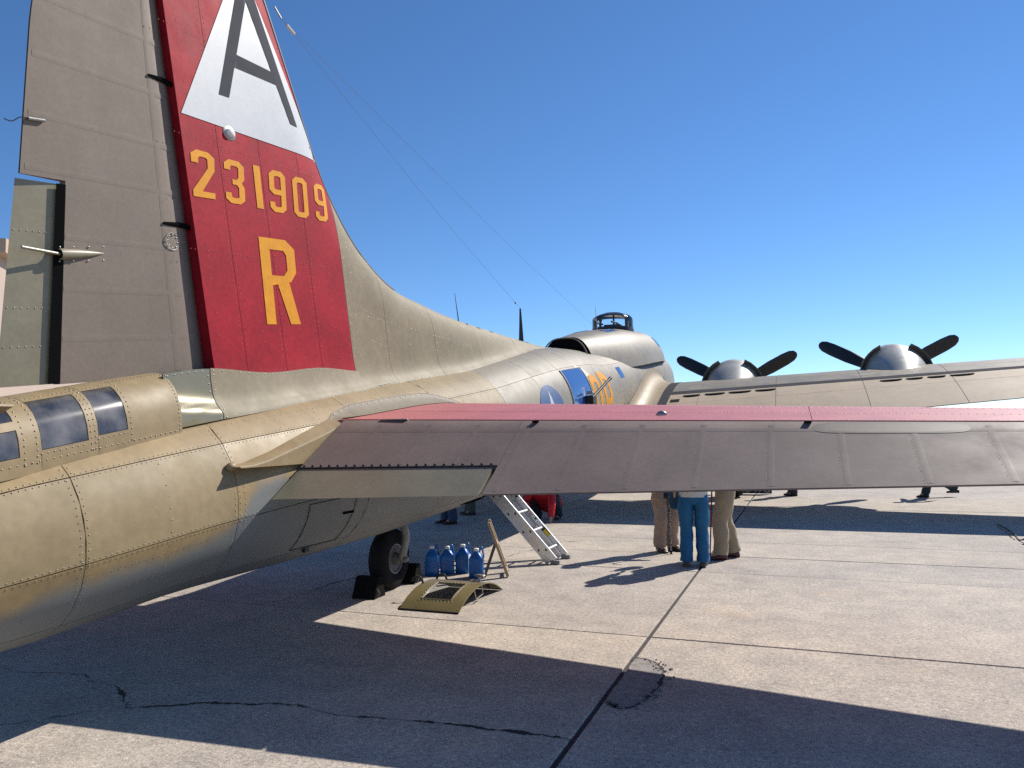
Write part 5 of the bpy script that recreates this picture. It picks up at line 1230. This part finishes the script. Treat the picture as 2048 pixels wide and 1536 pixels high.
P_JEANS = mat('blue_jeans', (.035, .055, .11), .8, var=.15, vscale=12)
P_OLIVE = mat('drab_trousers', (.10, .095, .07), .8, var=.15, vscale=12)
T_CREAM = mat('cream_shirt', (.62, .62, .54), .75, var=.05, vscale=9)
T_NAVY = mat('navy_jacket', (.016, .018, .026), .7, var=.15, vscale=9)
T_RED = mat('red_jacket', (.50, .006, .012), .55, var=.12, vscale=9)
T_GREY = mat('grey_jacket', (.16, .165, .17), .75, var=.1, vscale=9)
T_TEAL = mat('teal_cloth', (.008, .06, .12), .8, var=.1, vscale=10)
S_BRN = mat('brown_leather', (.035, .018, .012), .45); S_RED = mat('maroon_leather', (.065, .012, .014), .45); S_BLK = mat('black_leather', (.012, .012, .013), .5); S_GRY = mat('worn_grey_shoe', (.06, .05, .045), .6)
HW = mat('white_hair', (.55, .53, .50), .7); HG = mat('grey_hair', (.25, .24, .23), .7); HB = mat('brown_hair', (.05, .03, .02), .6)
person('person in teal blue trousers and cream top, back to the camera, near the stabiliser', (-1.17, 9.86, 0), .10, 1.64, T_CREAM, P_BLUE, S_GRY, HW, [(-.105, 0, .085), (.105, .03, .085)], hem=.90, skirt=1.02,
       arms=[[(-.19, 0, 1.39), (-.27, .02, 1.13), (-.25, .2, .98)], [(.19, 0, 1.39), (.26, .05, 1.13), (.18, .28, 1.08)]], legw=1.02)
person('person in pinkish beige trousers and dark jacket, left of the group, holding a cane', (-1.70, 10.98, 0), math.pi + .75, 1.72, T_NAVY, P_BEIGE, S_BRN, HG, [(-.11, 0, .085), (.11, .02, .085)], hem=.74, skirt=1.08, legw=1.06,
       arms=[[(-.20, 0, 1.39), (-.28, .03, 1.13), (-.27, .20, .94)], [(.20, 0, 1.39), (.27, .0, 1.13), (.26, .1, .90)]])
person('person in khaki trousers and navy jacket standing side on, right of the group', (-.84, 10.56, 0), math.pi / 2 + .30, 1.78, T_NAVY, P_KHAKI, S_RED, HG, [(-.10, .10, .085), (.10, -.10, .085)], hem=.88, skirt=1.08, legw=1.08,
       arms=[[(-.20, 0, 1.39), (-.27, .02, 1.13), (-.25, .22, .98)], [(.20, 0, 1.39), (.27, -.05, 1.13), (.27, -.02, .87)]])
def cane(label, base, top, m):
    o = thing('walking_cane', label, 'cane', base, None); T_ = Vector(top) - Vector(base)
    MB().tube([Vector((0, 0, .03)), T_], .0095, 8).build('shaft', m, o); MB().tube([Vector((0, 0, 0)), Vector((0, 0, .05))], [.017, .012], 10).build('rubber_tip', RUBBER, o)
    MB().tube(crom([T_, T_ + Vector((0, 0, .05)), T_ + Vector((.05, -.03, .08)), T_ + Vector((.11, -.05, .05))], 5), .012, 8).build('handle', m, o)
def cane_mat():
    m = bpy.data.materials.new('speckled_cane'); m.use_nodes = True; n = m.node_tree.nodes; l = m.node_tree.links
    tx = n.new('ShaderNodeTexNoise'); tx.inputs['Scale'].default_value = 55; r_ = n.new('ShaderNodeValToRGB'); r_.color_ramp.interpolation = 'CONSTANT'; r_.color_ramp.elements[0].color = (.02, .02, .025, 1); r_.color_ramp.elements[1].color = (.5, .5, .5, 1); r_.color_ramp.elements[1].position = .52
    tc = n.new('ShaderNodeTexCoord'); l.new(tc.outputs['Object'], tx.inputs['Vector']); l.new(tx.outputs[0], r_.inputs[0]); l.new(r_.outputs[0], n['Principled BSDF'].inputs['Base Color']); return m
cane('black and white speckled walking cane held upright left of the blue trousers', (-1.59, 10.72, 0), (-1.60, 10.74, .93), cane_mat())
cane('thin red walking cane between the blue and khaki trousers', (-1.06, 10.62, 0), (-1.00, 10.5, .92), mat('red_cane', (.30, .02, .02), .4))
cl = thing('cloth_bag', 'dark teal cloth bag hanging beside the blue trousers', 'bag', (-1.44, 10.28, .66))
MB().loft([[Vector((r_ * math.cos(u), .6 * r_ * math.sin(u), z)) for u in [2 * math.pi * j / 14 for j in range(14)]] for z, r_ in ((0, .04), (.015, .085), (.12, .10), (.24, .085), (.33, .05), (.36, .03))]).build('pouch', T_TEAL, cl)
MB().tube(crom([(-.03, 0, .34), (-.02, 0, .42), (.03, 0, .42), (.03, 0, .34)], 4), .008, 6).build('strap', T_TEAL, cl)
person('person in bright red jacket crouching with one hand on the ground by the ladder', (-4.47, 14.12, 0), math.pi - .1, 1.74, T_RED, P_DARK, S_BLK, HB, [(-.20, -.16, .085), (.20, -.14, .085)], hips=(0, -.22, .30), knees=[(-.26, .14, .44), (.27, .16, .40)],
       torso=[(0, -.02, .40), (-.01, .16, .53), (-.02, .28, .60)], head=(-.02, .42, .66), hem=.26, skirt=1.15, scale_top=1.22, arms=[[(-.21, .20, .52), (-.27, .32, .32), (-.28, .38, .11)], [(.19, .20, .54), (.30, .26, .36), (.22, .36, .30)]])
person('person in blue jeans and brown shoes standing in the shade behind the fuselage', (-6.02, 13.2, 0), 2.2, 1.74, T_GREY, P_JEANS, S_BRN, HB, [(-.09, 0, .085), (.11, .10, .085)])
person('person in drab trousers standing in the shade further behind the fuselage', (-6.25, 14.7, 0), 2.0, 1.70, T_NAVY, P_OLIVE, S_GRY, HG, [(-.10, 0, .085), (.10, .06, .085)])
person('person in dark clothes standing beyond the wing shadow, left of the walking one', (.05, 20.2, 0), 1.45, 1.70, T_NAVY, P_DARK, S_BLK, HB, [(-.08, 0, .085), (.08, .08, .085)])
person('person in dark clothes walking left in the sun beyond the wing shadow', (3.25, 20.4, 0), math.pi / 2 + .15, 1.74, T_NAVY, mat('dark_green_trousers', (.012, .035, .035), .8), S_BLK, HB, [(-.08, .33, .085), (.08, -.36, .17)], hips=(0, 0, .86), knees=[(-.08, .22, .50), (.08, .04, .44)], toes=[(-.09, .48, .035), (.08, -.24, .05)],
       arms=[[(-.19, 0, 1.36), (-.26, -.14, 1.12), (-.25, -.16, .86)], [(.19, 0, 1.36), (.26, .12, 1.12), (.25, .26, .90)]], torso=[(0, .02, 1.08), (0, .03, 1.27), (0, .04, 1.39)], head=(0, .08, 1.55))
for o in list(bpy.data.objects):
    if '_base' in o.keys(): del o['_base']
